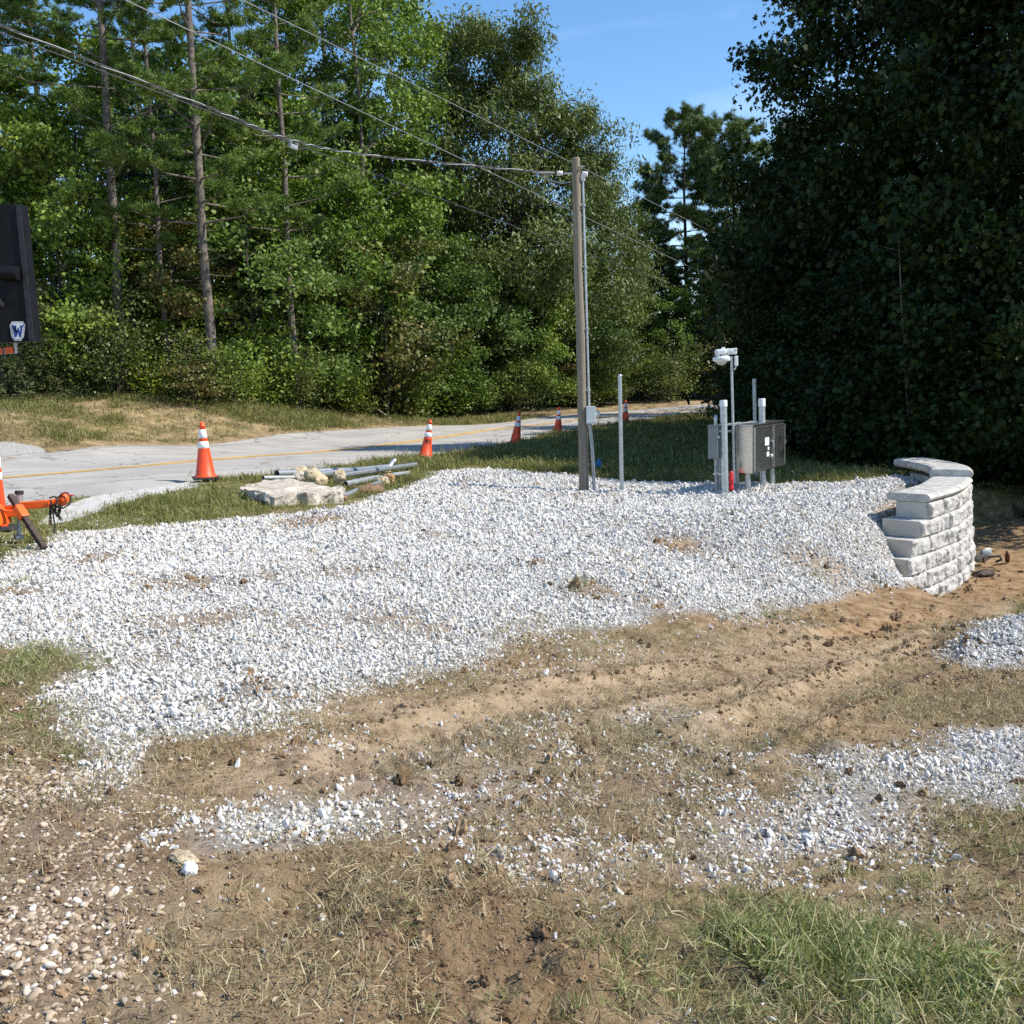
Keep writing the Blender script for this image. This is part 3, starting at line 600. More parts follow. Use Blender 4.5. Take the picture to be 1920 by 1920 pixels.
MAT['stone_dusty'] = random_mat('soil_dusted_limestone', [(0, (.36, .29, .21)), (.3, (.52, .46, .38)), (.6, (.66, .64, .60)), (1, (.72, .71, .69))], .9, .2, noise=(1.4, .3))
MAT['pebble'] = random_mat('tan_river_pebble', [(0, (.16, .11, .07)), (.3, (.31, .23, .15)), (.6, (.44, .345, .245)), (.85, (.54, .45, .35)), (1, (.66, .62, .56))], .75, .35, noise=(1.2, .25))
MAT['clod'] = random_mat('crumbled_soil', [(0, (.15, .098, .056)), (.5, (.28, .19, .112)), (1, (.40, .285, .175))], .95, .1, noise=(2.5, .45))
MAT['grass'] = random_mat('fresh_grass', [(0, (.075, .10, .028)), (.35, (.155, .195, .06)), (.7, (.25, .275, .105)), (1, (.46, .41, .22))], .55, .35, transl=.25, attr='rnd')
MAT['grass_dull'] = random_mat('dull_mown_grass', [(0, (.07, .085, .02)), (.4, (.15, .16, .045)), (.75, (.26, .245, .085)), (1, (.42, .36, .18))], .7, .25, transl=.2, attr='rnd')
MAT['straw'] = random_mat('dry_straw', [(0, (.13, .10, .05)), (.35, (.26, .21, .11)), (.7, (.40, .34, .20)), (1, (.52, .45, .29))], .8, .25, transl=.15, attr='rnd')

def accept(xr, yr, n, fov=.60):
    x = RNG.uniform(*xr, n); y = RNG.uniform(*yr, n); k = np.abs(x) < fov*y+1.2
    return x[k], y[k]
def put(x, y, dz): return np.column_stack([x, y, gz(x, y)+dz])
def rot_rand(n, tilt=math.pi): return np.column_stack([RNG.uniform(-tilt, tilt, n), RNG.uniform(-tilt, tilt, n), RNG.uniform(0, 2*math.pi, n)])

# crushed stone
x, y = accept((-12.5, 12.5), (2.2, 21), 1900000)
wx, wy = warp(x, y); wm = samp(M['white'], wx, wy); th = np.clip(samp(M['thin'], wx, wy)*1.6, 0, 1); far = np.clip((y-7)/9, 0, 1)
edge_ = np.clip(wm*4, 0, 1)*np.clip((1-wm)*4, 0, 1); wm = np.clip(wm+edge_*((fbm(x*4.5, y*4.5, 64, 3)-.5)*.9+(fbm(x*13, y*13, 65, 2)-.5)*.5), 0, 1); cov = np.clip((wm-.16)/.5, 0, 1)*(1-.88*np.clip(th*1.3, 0, 1)); cov = cov*(1-.52*far); bar = np.clip(samp(M['bare'], wx, wy), 0, 1); cov = np.where(wm < .75, cov*(1-.8*bar), cov)
cov *= np.where(wm < .8, .55+.9*np.clip((fbm(x*1.9, y*1.9, 61)-.33)*2.2, 0, 1), 1)
drv = np.clip(samp(M['drive'], x, y), 0, 1)
k = (RNG.random(len(x)) < cov) & (samp(M['apron'], x, y) < .3) & (samp(M['road'], x, y) < .3); x = x[k]; y = y[k]; far = far[k]; wmk = wm[k]; thk = th[k]
s = np.clip(RNG.lognormal(math.log(.0168), .42, len(x)), .007, .05)*(1+.75*far)
s = np.where(wmk < .7, s*.80, s)
lay = np.where(wmk > .75, RNG.uniform(-.2, .75, len(x)), RNG.uniform(-.15, .3, len(x)))
sx = np.column_stack([s*RNG.uniform(1.0, 1.7, len(s)), s*1.12, s*RNG.uniform(.75, 1.1, len(s))])
dusty = (RNG.random(len(x)) < np.clip(1.15-wmk*1.2, .03, .8)+.45*np.clip((fbm(x*.9, y*1.4, 67)-.47)*4, 0, 1)); white_src = [stone_mesh(k, MAT['stone']) for k in range(7)]; dusty_src = [stone_mesh(20+k, MAT['stone_dusty']) for k in range(5)]
P = put(x, y, s*lay*.7)
scatter('gravel', 'white crushed limestone spread over the pad and slope', P[~dusty], rot_rand((~dusty).sum()), sx[~dusty], RNG.integers(0, 7, (~dusty).sum()), white_src)
# scattered stones trodden into the soil
x2, y2 = accept((-9, 9.5), (2.2, 14), 160000)
wx, wy = warp(x2, y2); wm2 = samp(M['white'], wx, wy); dens = .36*np.clip((fbm(x2*.8, y2*.8, 63)-.38)*3, 0.06, 1)*(1-.6*samp(M['bare'], wx, wy))*(1-.6*samp(M['green'], wx, wy))
k = (RNG.random(len(x2)) < dens) & (wm2 < .7) & (y2 < 13); x2 = x2[k]; y2 = y2[k]; s2 = np.clip(RNG.lognormal(math.log(.0125), .5, len(x2)), .005, .032)
P2 = put(x2, y2, s2*.15); sx2 = np.column_stack([s2*RNG.uniform(.9, 1.3, len(s2)), s2, s2*.85])
scatter('loose_gravel', 'soil dusted loose stones scattered over the brown dirt', np.concatenate([P[dusty], P2]), rot_rand(dusty.sum()+len(x2)), np.concatenate([sx[dusty], sx2]), RNG.integers(0, 5, dusty.sum()+len(x2)), dusty_src)
# rounded tan pebbles in the lower left
x, y = accept((-4.5, .5), (2.0, 5.5), 110000); wx, wy = warp(x, y, .15)
k = RNG.random(len(x)) < np.clip(samp(M['pebble'], wx, wy)*1.2, .0, 1)*np.clip((fbm(x*2.2, y*2.2, 66)-.30)*3.2, .12, 1)*(1-.8*(samp(M['white'], x, y) > .5)); x = x[k]; y = y[k]; s = np.clip(RNG.lognormal(math.log(.0135), .42, len(x)), .005, .030)
scatter('pebbles', 'rounded tan and pinkish pebbles in the lower left corner', put(x, y, s*RNG.uniform(-.3, .3, len(s))), rot_rand(len(x), .6), np.column_stack([s*1.25, s, s*.9]), RNG.integers(0, 5, len(x)), [stone_mesh(40+k, MAT['pebble'], .65, True) for k in range(5)])
# soil crumbs and clods
x, y = accept((-9, 11), (2.2, 15), 330000); wx, wy = warp(x, y)
cl = np.clip((fbm(x*1.4, y*1.4, 71)-.40)*3.2, .05, 1)*(1-np.clip(samp(M['white'], wx, wy)*1.2, 0, 1))*(1-.7*samp(M['bare'], wx, wy))*(1-.5*samp(M['green'], wx, wy))*(samp(M['strip'], x, y) < .4)*np.where(y > 8, .45, 1)
for bx, by, br, bh in BUMPS[:7]: cl = np.maximum(cl, .9*np.exp(-((x-bx)**2+(y-by)**2)/(br*1.1)**2))
cl = cl*(1-.85*np.clip(samp(M['bare'], wx, wy)*1.2, 0, 1))*.7; cl = np.maximum(cl, .55*np.clip(samp(M['churn'], wx, wy), 0, 1)*np.clip((fbm(x*3.2, y*3.2, 73)-.32)*3.5, .1, 1)); cl = np.maximum(cl, .22*samp(M['thin'], wx, wy)); dpile = np.hypot(x-ground_px(1860, 1262)[0], (y-ground_px(1860, 1262)[1])*1.4); cl = np.maximum(cl, .8*np.exp(-(dpile/.35)**2))
for (P_, s_, hw, dp) in TR[:2]:
    d = np.sqrt(((x[:, None]-P_[None, ::3, 0])**2+(y[:, None]-P_[None, ::3, 1])**2).min(1)); cl = np.maximum(cl, .5*np.exp(-((d-hw*1.4)/.09)**2))
k = RNG.random(len(x)) < cl*.42; x = x[k]; y = y[k]; s = np.clip(RNG.lognormal(math.log(.0125), .6, len(x)), .005, .075)*np.where(y > 8, 1.5, 1)
xq, yq = accept((-5, 6), (2.1, 8), 260000); wx, wy = warp(xq, yq); cq = (1-np.clip(samp(M['white'], wx, wy)*1.1, 0, 1))*(1-.7*samp(M['bare'], wx, wy))*(1-.6*samp(M['green'], wx, wy))*np.clip((fbm(xq*2.3, yq*2.3, 77, 4)-.34)*3.2, .06, 1)
k = RNG.random(len(xq)) < cq*.6; x = np.concatenate([x, xq[k]]); y = np.concatenate([y, yq[k]]); s = np.concatenate([s, np.clip(RNG.lognormal(math.log(.0062), .45, k.sum()), .003, .016)])
def clod_mesh(k):
    mb = MB(); mb.rock((0, 0, 0), (1, .85, .7), None, k+3, 3, .75, flat=True, freq=2.2); return mb.mesh('clod', [MAT['clod']])
scatter('soil_clods', 'crumbled brown soil clods along the churned tracks', put(x, y, s*.12), rot_rand(len(x)), np.column_stack([s*1.25, s, s*.9]), RNG.integers(0, 6, len(x)), [clod_mesh(k) for k in range(6)])

# grass, dry straw
long_src = [blades(k, 34, .12, (.003, .0045, .006, .004, .009)[k], .06, (1.0, 1.5, 1.2, 1.7, .9)[k], MAT['grass']) for k in range(5)]
mow_src = [blades(10+k, 44, .07, .006, .07, .8, MAT['grass_dull']) for k in range(5)]
straw_src = [blades(20+k, 30, .05, .0021, .06, 1.75, MAT['straw'], curl=.3, seg=2) for k in range(5)]
def up_rot(n, t=.25): return np.column_stack([RNG.normal(0, t, n), RNG.normal(0, t, n), RNG.uniform(0, 6.283, n)])
x, y = accept((-5, 7), (2.0, 11), 110000); wx, wy = warp(x, y, .12); g = samp(M['green'], wx, wy)*(samp(M['strip'], x, y) < .4)
k = RNG.random(len(x)) < np.clip(g, 0, 1)**1.15*np.clip((fbm(x*3, y*3, 81)-.3)*3, .1, 1)*.9; x = x[k]; y = y[k]; gk = g[k]; dd = np.hypot(x, y)
s = RNG.uniform(.35, .95, len(x))*(.45+.6*gk)*np.clip(1.0+.0*dd, 1, 1)
scatter('grass', 'fresh green grass in the lower right and left patches', put(x, y, 0), up_rot(len(x), .35), np.column_stack([s, s, s]), RNG.integers(0, 5, len(x)), long_src)
x, y = accept((-22, 16), (8, 47), 150000); wx, wy = warp(x, y, .3); st_ = np.clip(samp(M['strip'], wx, wy), 0, 1)*(samp(M['road'], x, y) < .35)*(samp(M['white'], wx, wy) < .4)*(samp(M['apron'], x, y) < .25)
bk = np.clip(samp(M['bank'], wx, wy), 0, 1)*(samp(M['road'], x, y) < .3)*.42*np.clip((fbm(x*.5, y*.5, 83)-.40)*5, .10, 1)*(samp(M['drive'], x, y) < .3)
k = RNG.random(len(x)) < np.maximum(st_*.8*np.clip((fbm(x*1.2, y*1.2, 84)-.28)*3, .15, 1), bk); x = x[k]; y = y[k]; s = RNG.uniform(.7, 1.5, len(x))*np.clip(y/16, .85, 1.9)
scatter('verge_grass', 'mown olive grass along both sides of the road', put(x, y, 0), up_rot(len(x), .2), np.column_stack([s*1.25, s*1.25, s]), RNG.integers(0, 5, len(x)), mow_src)
x, y = accept((-9, 10), (2.0, 14), 110000); wx, wy = warp(x, y); so = (1-np.clip(samp(M['white'], wx, wy)*1.1, 0, .97))*(1-.8*samp(M['bare'], wx, wy))*(1-.6*samp(M['pebble'], wx, wy))*(1-.7*np.clip(samp(M['orange'], wx, wy), 0, 1))*(samp(M['strip'], x, y) < .5)*np.where(y > 7, .5, 1)
k = RNG.random(len(x)) < so*.8*np.clip((fbm(x*1.6, y*1.6, 86)-.32)*3.4, .10, 1); x = x[k]; y = y[k]; s = RNG.uniform(.5, 1.3, len(x))*np.where(y > 7, 1.25, 1)
x3 = RNG.uniform(-24, 8, 90000); y3 = RNG.uniform(15, 50, 90000); k = RNG.random(len(x3)) < np.clip(samp(M['bank'], x3, y3), 0, 1)*(samp(M['road'], x3, y3) < .25)*.7*np.clip((fbm(x3*.7, y3*.7, 87)-.36)*4, .08, 1)*(samp(M['drive'], x3, y3) < .3); x3 = x3[k]; y3 = y3[k]; s3 = RNG.uniform(1.2, 2.6, len(x3))
x = np.concatenate([x, x3]); y = np.concatenate([y, y3]); s = np.concatenate([s, s3])
scatter('dry_grass', 'dead straw coloured grass strewn over the bare soil', put(x, y, .004), up_rot(len(x), .3), np.column_stack([s, s, s*.8]), RNG.integers(0, 5, len(x)), straw_src)

# ------------------------------------------------------------------ trees
MAT['leaf_mid'] = random_mat('broad_leaf_green', [(0, (0.036, 0.069, 0.014)), (.4, (0.072, 0.130, 0.025)), (.75, (0.138, 0.208, 0.041)), (1, (0.243, 0.290, 0.068))], .55, .28, transl=.20, attr='rnd')
MAT['leaf_light'] = random_mat('light_leaf_green', [(0, (0.060, 0.108, 0.017)), (.4, (0.130, 0.209, 0.030)), (.75, (0.221, 0.299, 0.048)), (1, (0.363, 0.379, 0.082))], .55, .28, transl=.20, attr='rnd')
MAT['leaf_olive'] = random_mat('olive_oak_leaf', [(0, (0.056, 0.078, 0.021)), (.4, (0.111, 0.147, 0.040)), (.75, (0.185, 0.216, 0.060)), (1, (0.315, 0.301, 0.121))], .5, .32, transl=.20, attr='rnd')
MAT['leaf_yellow'] = random_mat('yellow_green_leaf', [(0, (0.072, 0.106, 0.011)), (.45, (0.160, 0.221, 0.022)), (.8, (0.265, 0.309, 0.038)), (1, (0.354, 0.326, 0.065))], .55, .28, transl=.20, attr='rnd')
MAT['leaf_red'] = random_mat('turning_leaf', [(0, (0.052, 0.062, 0.015)), (.4, (0.114, 0.131, 0.032)), (.75, (0.177, 0.138, 0.037)), (1, (0.208, 0.103, 0.037))], .5, .4, transl=.20, attr='rnd')
MAT['leaf_dark'] = random_mat('shade_darkened_lobed_leaf', [(0, (0.009, 0.020, 0.004)), (.4, (0.016, 0.034, 0.005)), (.8, (0.028, 0.050, 0.007)), (1, (0.048, 0.071, 0.011))], .55, .25, transl=.20, attr='rnd')  # green leaf colour lowered to deepen the shade on the right hand trees
MAT['needle'] = random_mat('pine_needles', [(0, (0.042, 0.084, 0.017)), (.45, (0.095, 0.160, 0.029)), (.8, (0.161, 0.226, 0.041)), (1, (0.244, 0.283, 0.068))], .5, .3, transl=.20, attr='rnd')
MAT['needle_blue'] = random_mat('dark_conifer_needles', [(0, (0.043, 0.082, 0.020)), (.5, (0.090, 0.138, 0.032)), (1, (0.158, 0.205, 0.047))], .5, .35, transl=.1, attr='rnd')
MAT['cedar'] = random_mat('olive_cedar_sprays', [(0, (0.039, 0.052, 0.016)), (.5, (0.078, 0.091, 0.029)), (1, (0.130, 0.143, 0.052))], .6, .3, transl=.15, attr='rnd')
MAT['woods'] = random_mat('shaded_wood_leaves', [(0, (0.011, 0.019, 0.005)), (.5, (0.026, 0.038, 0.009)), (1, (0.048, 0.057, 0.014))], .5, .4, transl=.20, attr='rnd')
KITE = np.array([[-.5, 0, 0], [-.05, -.34, .07], [.5, 0, -.10], [-.05, .34, .07]])
LOBE = np.array([[-.42, 0, 0], [-.30, -.16, .02], [-.18, -.46, -.04], [.05, -.20, .03], [.28, -.36, -.06], [.24, -.10, .03], [.52, 0, -.10], [.24, .10, .03], [.28, .36, -.06], [.05, .20, .03], [-.18, .46, -.04], [-.30, .16, .02]])
LONG = np.array([[-.5, 0, 0], [-.1, -.17, .04], [.3, -.12, -.03], [.55, 0, -.14], [.3, .12, -.03], [-.1, .17, .04]])
def leaf_geo(C, nrm, size, shape, rs, droop=0.0, axis=None):
    n = len(C); nrm = nrm/(np.linalg.norm(nrm, axis=1)[:, None]+1e-9)
    a = rs.normal(size=(n, 3)) if axis is None else axis+rs.normal(size=(n, 3))*.35
    a[:, 2] -= droop; a -= nrm*(a*nrm).sum(1)[:, None]; a /= np.linalg.norm(a, axis=1)[:, None]+1e-9; b = np.cross(nrm, a)
    S = size[:, None, None]; V = C[:, None]+S*(shape[None, :, :1]*a[:, None]+shape[None, :, 1:2]*b[:, None]+shape[None, :, 2:]*nrm[:, None])
    return V.reshape(-1, 3), np.arange(n*len(shape)).reshape(n, len(shape))
def crown_mesh(name, C, nrm, size, shape, rs, m, tone, droop=0, axis=None):
    V, F = leaf_geo(C, nrm, size, shape, rs, droop, axis)
    return np_mesh(name, V, [F], [m], smooth=False, attrs={'rnd': np.repeat(np.clip(tone, 0, 1), len(shape))})
def unit(rs, n): v = rs.normal(size=(n, 3)); return v/np.linalg.norm(v, axis=1)[:, None]

def broadleaf(seed, H, hb, rad, m, bark, nl=22, sub=9, lpc=60, leaf=.12, shape=KITE, prof=None, spread=.42, tr=.17, droop=.3, flat=.55, trunk_top=.92, lean=0):
    """tapered trunk, limbs and forks, and a crown of leaf clumps at the fork ends; returns (trunk mesh, crown mesh)"""
    rs = np.random.default_rng(seed); prof = prof or (lambda t: math.sin(math.pi*min(1, .12+.86*t))**.7)
    tb = MB(); zs = np.linspace(0, H*trunk_top, 9); wob = np.cumsum(rs.normal(size=(9, 2))*.012*H/3, axis=0); wob[0] = 0
    T = np.column_stack([wob[:, 0]+lean*zs, wob[:, 1], zs]); tb.tube(T, tr*(1-.86*(zs/zs[-1])**.9), 8, cap=False)
    cl = []
    for k in range(nl):
        t = (k+.5)/nl; t = min(.98, max(.02, t+rs.normal()*.03)); z = hb+(H-hb)*t; a = k*2.39996+rs.normal()*.35
        rr_ = rad*prof(t)*rs.uniform(.72, 1.12); z0 = max(hb*.55, z-rr_*rs.uniform(.35, .7)); z0 = min(z0, zs[-1]*.98)
        p0 = np.array([np.interp(z0, zs, T[:, 0]), np.interp(z0, zs, T[:, 1]), z0]); p3 = np.array([p0[0]+math.cos(a)*rr_, p0[1]+math.sin(a)*rr_, z+rs.normal()*.2])
        mid = (p0+p3)/2+np.array([0, 0, .10*rr_])+rs.normal(size=3)*.08*rr_; r0 = tr*.42*(1-.6*t)
        tb.tube([p0, (p0+mid)/2+rs.normal(size=3)*.03*rr_, mid, p3], [r0, r0*.75, r0*.5, r0*.15], 5, cap=False)
        for q in range(sub):
            u = rs.uniform(.30, 1.0); b = (1-u)**2*p0+2*u*(1-u)*mid+u*u*p3; L_ = rr_*rs.uniform(.15, .5)*(1.15-.5*u)
            d = unit(rs, 1)[0]*.8+np.array([math.cos(a), math.sin(a), .25])*.55; d[2] *= .8; e = b+d*L_
            if q % 2 == 0: tb.tube([b, (b+e)/2+rs.normal(size=3)*.04, e], [r0*.25, r0*.16, r0*.06], 4, cap=False)
            cl.append(e)
            if rs.random() < .3: cl.append((b+e)/2)
    cl = np.array(cl); n = len(cl)*lpc; ci = np.repeat(np.arange(len(cl)), lpc); csz = rs.uniform(.5, 1.25, len(cl))*spread*.86
    off = np.clip(rs.normal(size=(n, 3)), -1.55, 1.55)*csz[ci][:, None]; off[:, 2] *= min(1, flat*1.5); C = cl[ci]+off
    C[:, 2] = np.maximum(C[:, 2], .12)
    out_ = C-np.array([0, 0, H*.45]); out_[:, 2] *= .5; out_ /= np.linalg.norm(out_, axis=1)[:, None]+1e-9
    nrm = np.array([0, 0, .5])+out_*.5+rs.normal(size=(n, 3))*.75
    tone = rs.uniform(.05, .95, n)*.55+rs.random(len(cl))[ci]*.40
    return tb.mesh('trunk', [bark]), crown_mesh('crown', C, nrm, leaf*rs.uniform(.65, 1.35, n), shape, rs, m, tone, droop)
def pine(seed, H, hb, rad, m, bark, per=.62, nb=(3, 6), tr=.155, needle=.20, tufts=1.0, flatness=.12, topw=.5):
    rs = np.random.default_rng(seed); tb = MB(); zs = np.linspace(0, H, 10); wob = np.cumsum(rs.normal(size=(10, 2))*.05, axis=0); wob[0] = 0
    T = np.column_stack([wob, zs]); tb.tube(T, tr*(1-.9*(zs/H)**1.1)+.01, 9, cap=False, noise=.08)
    tp = []; td = []
    z = hb
    while z < H-.15:
        t = (z-hb)/(H-hb); n = rs.integers(*nb); a0 = rs.uniform(0, 6.28)
        for k in range(n):
            if rs.random() < .16*(1-t): continue
            L_ = rad*((1-t)**topw*(.55+.45*min(1, t*4+.35)))*rs.uniform(.55, 1.15)+.15; a = a0+k*6.283/n+rs.normal()*.25; up = rs.uniform(-.05, .30)+.25*t
            p0 = np.array([np.interp(z, zs, T[:, 0]), np.interp(z, zs, T[:, 1]), z]); d = np.array([math.cos(a), math.sin(a), up]); p1 = p0+d*L_*.6+np.array([0, 0, -.05*L_]); p2 = p0+d*L_+np.array([0, 0, .06*L_])
            tb.tube([p0, p1, p2], [.035*(1.2-t), .022*(1.2-t), .006], 4, cap=False)
            nt_ = max(3, int(L_*9.0*tufts))
            for q in range(nt_):
                u = rs.uniform(.45, 1.0)**.75; b = p0*(1-u)+p2*u; s = np.array([-math.sin(a), math.cos(a), 0])*rs.uniform(-1, 1)*(.30*L_*(1.2-u*.75)+.06); e = b+s+np.array([0, 0, rs.normal()*flatness*.5+.04]); tp.append(e); td.append(d*.6+s*.6+np.array([0, 0, .5]))
        # dead stubs below the live crown
        z += per*rs.uniform(.7, 1.3)
    for q in range(8):
        zz = rs.uniform(hb*.35, hb); a = rs.uniform(0, 6.28); p = np.array([np.interp(zz, zs, T[:, 0]), np.interp(zz, zs, T[:, 1]), zz]); L_ = rs.uniform(.4, 1.3); tb.tube([p, p+np.array([math.cos(a)*L_, math.sin(a)*L_, rs.uniform(-.3, .2)*L_])], [.018, .005], 4, cap=False)
    tp = np.array(tp); td = np.array(td); td /= np.linalg.norm(td, axis=1)[:, None]; nn = 34; ci = np.repeat(np.arange(len(tp)), nn); n = len(ci)
    dirs = td[ci]*.55+unit(rs, n); dirs /= np.linalg.norm(dirs, axis=1)[:, None]; Ln = needle*rs.uniform(.7, 1.25, n); s = np.cross(dirs, unit(rs, n)); s /= np.linalg.norm(s, axis=1)[:, None]+1e-9
    base = tp[ci]+np.clip(rs.normal(size=(n, 3)), -1.4, 1.4)*np.array([.075, .075, .045]); wd = .019
    V = np.stack([base-s*wd, base+s*wd, base+dirs*Ln[:, None]], 1).reshape(-1, 3); F = np.arange(n*3).reshape(n, 3)
    tone = rs.random(n)*.5+rs.random(len(tp))[ci]*.45
    return tb.mesh('trunk', [bark]), np_mesh('crown', V, [F], [m], smooth=False, attrs={'rnd': np.repeat(tone, 3)})
def shrub(seed, H, rad, m, bark, ncl=46, lpc=70, leaf=.115, shape=KITE, layered=.7, spread=.30):
    rs = np.random.default_rng(seed); tb = MB(); cl = []
    for k in range(7):
        a = rs.uniform(0, 6.28); top = np.array([math.cos(a)*rad*rs.uniform(.1, .6), math.sin(a)*rad*rs.uniform(.1, .6), H*rs.uniform(.6, .95)]); b = np.array([math.cos(a)*.15, math.sin(a)*.15, 0]); mid = (b+top)/2+rs.normal(size=3)*.15
        tb.tube([b, mid, top], [.03, .02, .006], 5, cap=False)
        for q in range(ncl//7):
            u = rs.uniform(.12, 1.0); p = b*(1-u)+top*u; a2 = rs.uniform(0, 6.28); L_ = rad*rs.uniform(.25, .95)*(1.1-.55*u); e = p+np.array([math.cos(a2)*L_, math.sin(a2)*L_, rs.uniform(-.1, .25)*L_]); tb.tube([p, e], [.010, .003], 3, cap=False); cl.append(e); cl.append(p*.45+e*.55)
    cl = np.array(cl); ci = np.repeat(np.arange(len(cl)), lpc//2); n = len(ci); off = rs.normal(size=(n, 3))*spread*rs.uniform(.6, 1.4, len(cl))[ci][:, None]; off[:, 2] *= layered; C = cl[ci]+off; C[:, 2] = np.maximum(np.abs(C[:, 2]), .05)
    nrm = np.array([0, 0, .6])+rs.normal(size=(n, 3))*.75; tone = rs.random(n)*.55+rs.random(len(cl))[ci]*.4
    return tb.mesh('stem', [bark]), crown_mesh('foliage', C, nrm, leaf*rs.uniform(.6, 1.35, n), shape, rs, m, tone, .35)
def cedar_mesh(seed, H, rad, m, bark, n=16000):
    rs = np.random.default_rng(seed); tb = MB(); tb.tube([(0, 0, 0), (0, 0, H*.5), (0, 0, H)], [.10, .06, .01], 6, cap=False)
    ncl = 420; t = rs.random(ncl)**1.3; a = rs.uniform(0, 6.28, ncl); r_ = rad*(1-t)**.75*rs.uniform(.55, 1.1, ncl); cl = np.column_stack([np.cos(a)*r_, np.sin(a)*r_, .1+t*H*.97]); ci = rs.integers(0, ncl, n)
    C = cl[ci]+rs.normal(size=(n, 3))*np.array([.16, .16, .12]); out_ = C*np.array([1, 1, 0])+1e-6; out_ /= np.linalg.norm(out_, axis=1)[:, None]
    V, F = leaf_geo(C, unit(rs, n)+out_*.3, .16*rs.uniform(.6, 1.3, n), np.array([[-.5, 0, 0], [.0, -.13, .03], [.5, 0, 0], [0, .13, .03]]), rs, 0, out_+np.array([0, 0, .55]))
    return tb.mesh('trunk', [bark]), np_mesh('crown', V, [F], [m], attrs={'rnd': np.repeat(rs.random(n)*.5+rs.random(ncl)[ci]*.4, 4)})

round_prof = lambda t: math.sin(math.pi*(.16+.80*t))**.6
oak_prof = lambda t: (1-abs(2*t-.75)**2.4*.75) if t < .9 else .38
low_prof = lambda t: (.78+.22*math.sin(math.pi*min(1, t/.7))) if t < .42 else max(.36, 1.0-(t-.42)*1.15)
TREE = {
 'sweetgum': broadleaf(101, 22, 4.5, 3.3, MAT['leaf_light'], MAT['bark'], nl=44, sub=10, lpc=50, leaf=.165, spread=.44, prof=round_prof),
 'sweetgum_b': broadleaf(102, 20, 3.5, 3.0, MAT['leaf_mid'], MAT['bark'], nl=42, sub=10, lpc=48, leaf=.16, spread=.44, prof=round_prof),
 'oak': broadleaf(103, 20, 3.0, 5.6, MAT['leaf_olive'], MAT['bark_dark'], nl=64, sub=12, lpc=66, leaf=.22, shape=LONG, spread=.56, prof=oak_prof, tr=.24, droop=1.3),
 'oak_b': broadleaf(104, 17, 2.2, 4.6, MAT['leaf_olive'], MAT['bark_dark'], nl=52, sub=12, lpc=64, leaf=.21, shape=LONG, spread=.53, prof=oak_prof, tr=.2, droop=1.2),
 'small_a': broadleaf(105, 9, 1.2, 2.7, MAT['leaf_light'], MAT['bark_dark'], nl=24, sub=8, lpc=46, leaf=.15, spread=.42, prof=round_prof, tr=.09, flat=.42),
 'small_b': broadleaf(106, 7.5, .9, 2.4, MAT['leaf_yellow'], MAT['bark_dark'], nl=20, sub=8, lpc=44, leaf=.145, spread=.40, prof=round_prof, tr=.08, flat=.36),
 'small_c': broadleaf(107, 8, 1.0, 2.5, MAT['leaf_mid'], MAT['bark_dark'], nl=22, sub=8, lpc=46, leaf=.14, spread=.40, prof=round_prof, tr=.08, flat=.42),
 'dogwood': broadleaf(108, 6.2, 1.6, 2.3, MAT['leaf_red'], MAT['bark_dark'], nl=15, sub=8, lpc=42, leaf=.13, spread=.40, prof=round_prof, tr=.07, flat=.28),
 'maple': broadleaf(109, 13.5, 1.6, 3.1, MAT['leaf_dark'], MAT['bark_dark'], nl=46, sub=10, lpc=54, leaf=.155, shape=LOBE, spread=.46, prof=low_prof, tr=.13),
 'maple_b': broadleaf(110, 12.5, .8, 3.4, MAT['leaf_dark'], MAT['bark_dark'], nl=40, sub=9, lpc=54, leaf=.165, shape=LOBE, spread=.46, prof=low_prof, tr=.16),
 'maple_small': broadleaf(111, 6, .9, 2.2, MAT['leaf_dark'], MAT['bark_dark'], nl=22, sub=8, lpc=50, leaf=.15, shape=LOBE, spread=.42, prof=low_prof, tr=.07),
 'pine': pine(201, 22, 5.5, 3.4, MAT['needle'], MAT['bark'], per=.85, nb=(3, 5)),
 'pine_b': pine(202, 20, 4.5, 3.0, MAT['needle'], MAT['bark'], per=.85, nb=(3, 5)),
 'pine_c': pine(203, 23, 6.8, 3.6, MAT['needle'], MAT['bark'], per=.95, nb=(3, 5), tufts=1.15),
 'far_pine': pine(204, 16, 6.2, 4.6, MAT['needle_blue'], MAT['bark_dark'], per=.62, nb=(4, 6), tr=.2, needle=.28, topw=.36, tufts=1.7, flatness=.30),
 'conifer': pine(205, 11, 1.2, 2.8, MAT['needle_blue'], MAT['bark_dark'], per=.45, nb=(4, 7), tr=.14, needle=.24, topw=.75),
 'cedar': cedar_mesh(206, 5.2, 1.7, MAT['cedar'], MAT['bark_dark']),
}
SHRUB = {
 'light': shrub(301, 3.4, 1.7, MAT['leaf_light'], MAT['bark_dark']), 'yellow': shrub(302, 2.8, 1.6, MAT['leaf_yellow'], MAT['bark_dark']), 'mid': shrub(303, 3.8, 1.8, MAT['leaf_mid'], MAT['bark_dark'], ncl=56),
 'red': shrub(304, 2.6, 1.4, MAT['leaf_red'], MAT['bark_dark'], ncl=36, layered=.25), 'olive': shrub(305, 3.6, 1.8, MAT['leaf_olive'], MAT['bark_dark'], ncl=52), 'dark': shrub(306, 3.2, 1.8, MAT['leaf_dark'], MAT['bark_dark'], leaf=.15, shape=LOBE, ncl=52),
}
HT = {}
